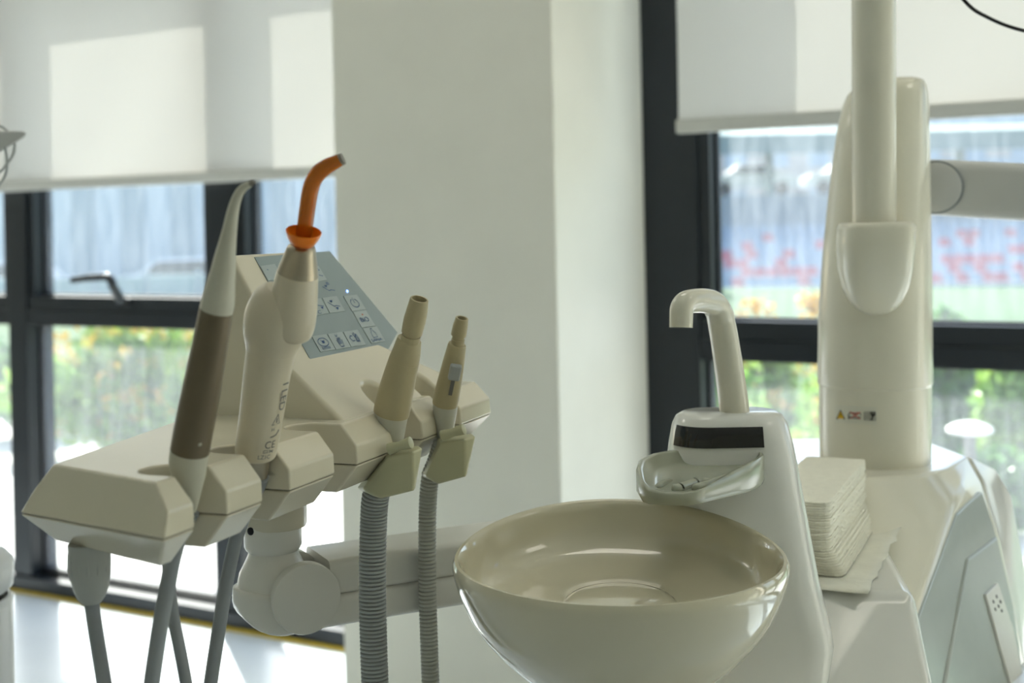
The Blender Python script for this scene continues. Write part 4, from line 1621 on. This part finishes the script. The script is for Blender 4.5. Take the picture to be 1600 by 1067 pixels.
def building(name, label, x0, x1, y, z1, mat, wmat, cols, rows_, ww, wh, base=-1.8):
    r = thing(name, label, 'building', ((x0 + x1) / 2, y, base))
    bm_ = bmesh.new()
    bm_box(bm_, Vector(((x0 + x1) / 2, y + 4, (base + z1) / 2)), Vector(((x1 - x0) / 2, 0, 0)), Vector((0, 4, 0)), Vector((0, 0, (z1 - base) / 2)))
    finish('wall', bm_, mat, r, None, None)
    for i in range(cols):
        for j in range(rows_):
            cx = x0 + (x1 - x0) * (i + .5) / cols
            cz = base + (z1 - base) * (j + .5) / rows_
            bm_ = bmesh.new()
            bm_box(bm_, Vector((cx, y - .02, cz)), Vector((ww / 2, 0, 0)), Vector((0, .05, 0)), Vector((0, 0, wh / 2)))
            finish('window', bm_, wmat, r, None, None)
    bm_ = bmesh.new()
    bm_box(bm_, Vector(((x0 + x1) / 2, y + 4, z1 + .15)), Vector(((x1 - x0) / 2 + .3, 0, 0)), Vector((0, 4.3, 0)), Vector((0, 0, .15)))
    finish('roof', bm_, 'roof_green', r, None, None)
    return r


building('apartment_building', 'pale pink building behind the sports stand', 2, 18, 70, 11, 'facade_pink', 'facade_pale', 7, 5, 1.2, 1.3)
building('apartment_building', 'wide pale building behind the lamp arm', 19, 40, 74, 12, 'facade_pale', 'facade_pink', 8, 5, 1.4, 1.3)
building('glass_building', 'pale blue building with tall dark panels beyond the yellow-flowered shrub', -19, 1.5, 44, 9.5, 'facade_pale', 'facade_dark', 12, 2, .75, 3.6)


def car(label, x, y, z, mat, s=1.0):
    r = thing('car', label, 'car', (x, y, z), 'parked cars')
    prof = [(-2.1, .35), (-2.1, .75), (-1.75, .95), (-1.15, 1.0), (-.6, 1.42), (.75, 1.45), (1.35, 1.02), (2.0, .88), (2.12, .6), (2.1, .35)]
    bm_ = bmesh.new()
    loft(bm_, [[Vector((x + px * s, y + yy, z + pz * s)) for px, pz in prof] for yy in (-.85, .85)])
    finish('body', bm_, mat, r, None, None, .08)
    bm_ = bmesh.new()
    loft(bm_, [[Vector((x + px * s, y + yy, z + pz * s)) for px, pz in ((-1.0, 1.02), (-.55, 1.36), (.7, 1.38), (1.2, 1.02))] for yy in (-.88, -.86)])
    finish('side_window', bm_, 'car_glass', r, None, None)
    for wx in (-1.3, 1.3):
        finish('wheel', lathe_bm(Vector((x + wx * s, y - .9, z + .32)), Vector((0, 1, 0)), [(0, .2), (0, .32), (.2, .32), (.2, .2)], 20), 'tyre', r)
    return r


# embankment with parked cars behind the stand and wall on the left side
bm = bmesh.new()
bm_box(bm, Vector((14, 60, .2)), Vector((26, 0, 0)), Vector((0, 4, 0)), Vector((0, 0, 2.0)))
finish('ground_embankment', bm, 'concrete', None, 'structure', None)
car('white car parked on the embankment near window frame', 10.9, 58.6, 2.2, 'car_white')
car('white car parked on the embankment half behind the tall post', 15.4, 58.6, 2.2, 'car_white')
car('dark car parked on the embankment beside the white cars', 6.3, 58.6, 2.2, 'car_dark')
for i, x in enumerate((-14.2, -9.2, -4.2)):
    car(('white car in front of the pale blue building, farthest from the pillar', 'white car in the middle of the row before the pale blue building', 'white car in front of the pale blue building, next to the pillar')[i], x, 36.0, -1.05, 'car_white')
fence = thing('garden_fence', 'teal-grey panel fence before the pale blue building', 'fence', (-9, 31, -1.2))
for i in range(14):
    bm = bmesh.new()
    bm_box(bm, Vector((-17 + 1.25 * i, 31, -.55)), Vector((.6, 0, 0)), Vector((0, .03, 0)), Vector((0, 0, .6)))
    finish('panel', bm, 'fence_teal', fence, None, None)
    bm = bmesh.new()
    bm_box(bm, Vector((-17.62 + 1.25 * i, 31, -.5)), Vector((.05, 0, 0)), Vector((0, .06, 0)), Vector((0, 0, .7)))
    finish('post', bm, 'concrete', fence, None, None)
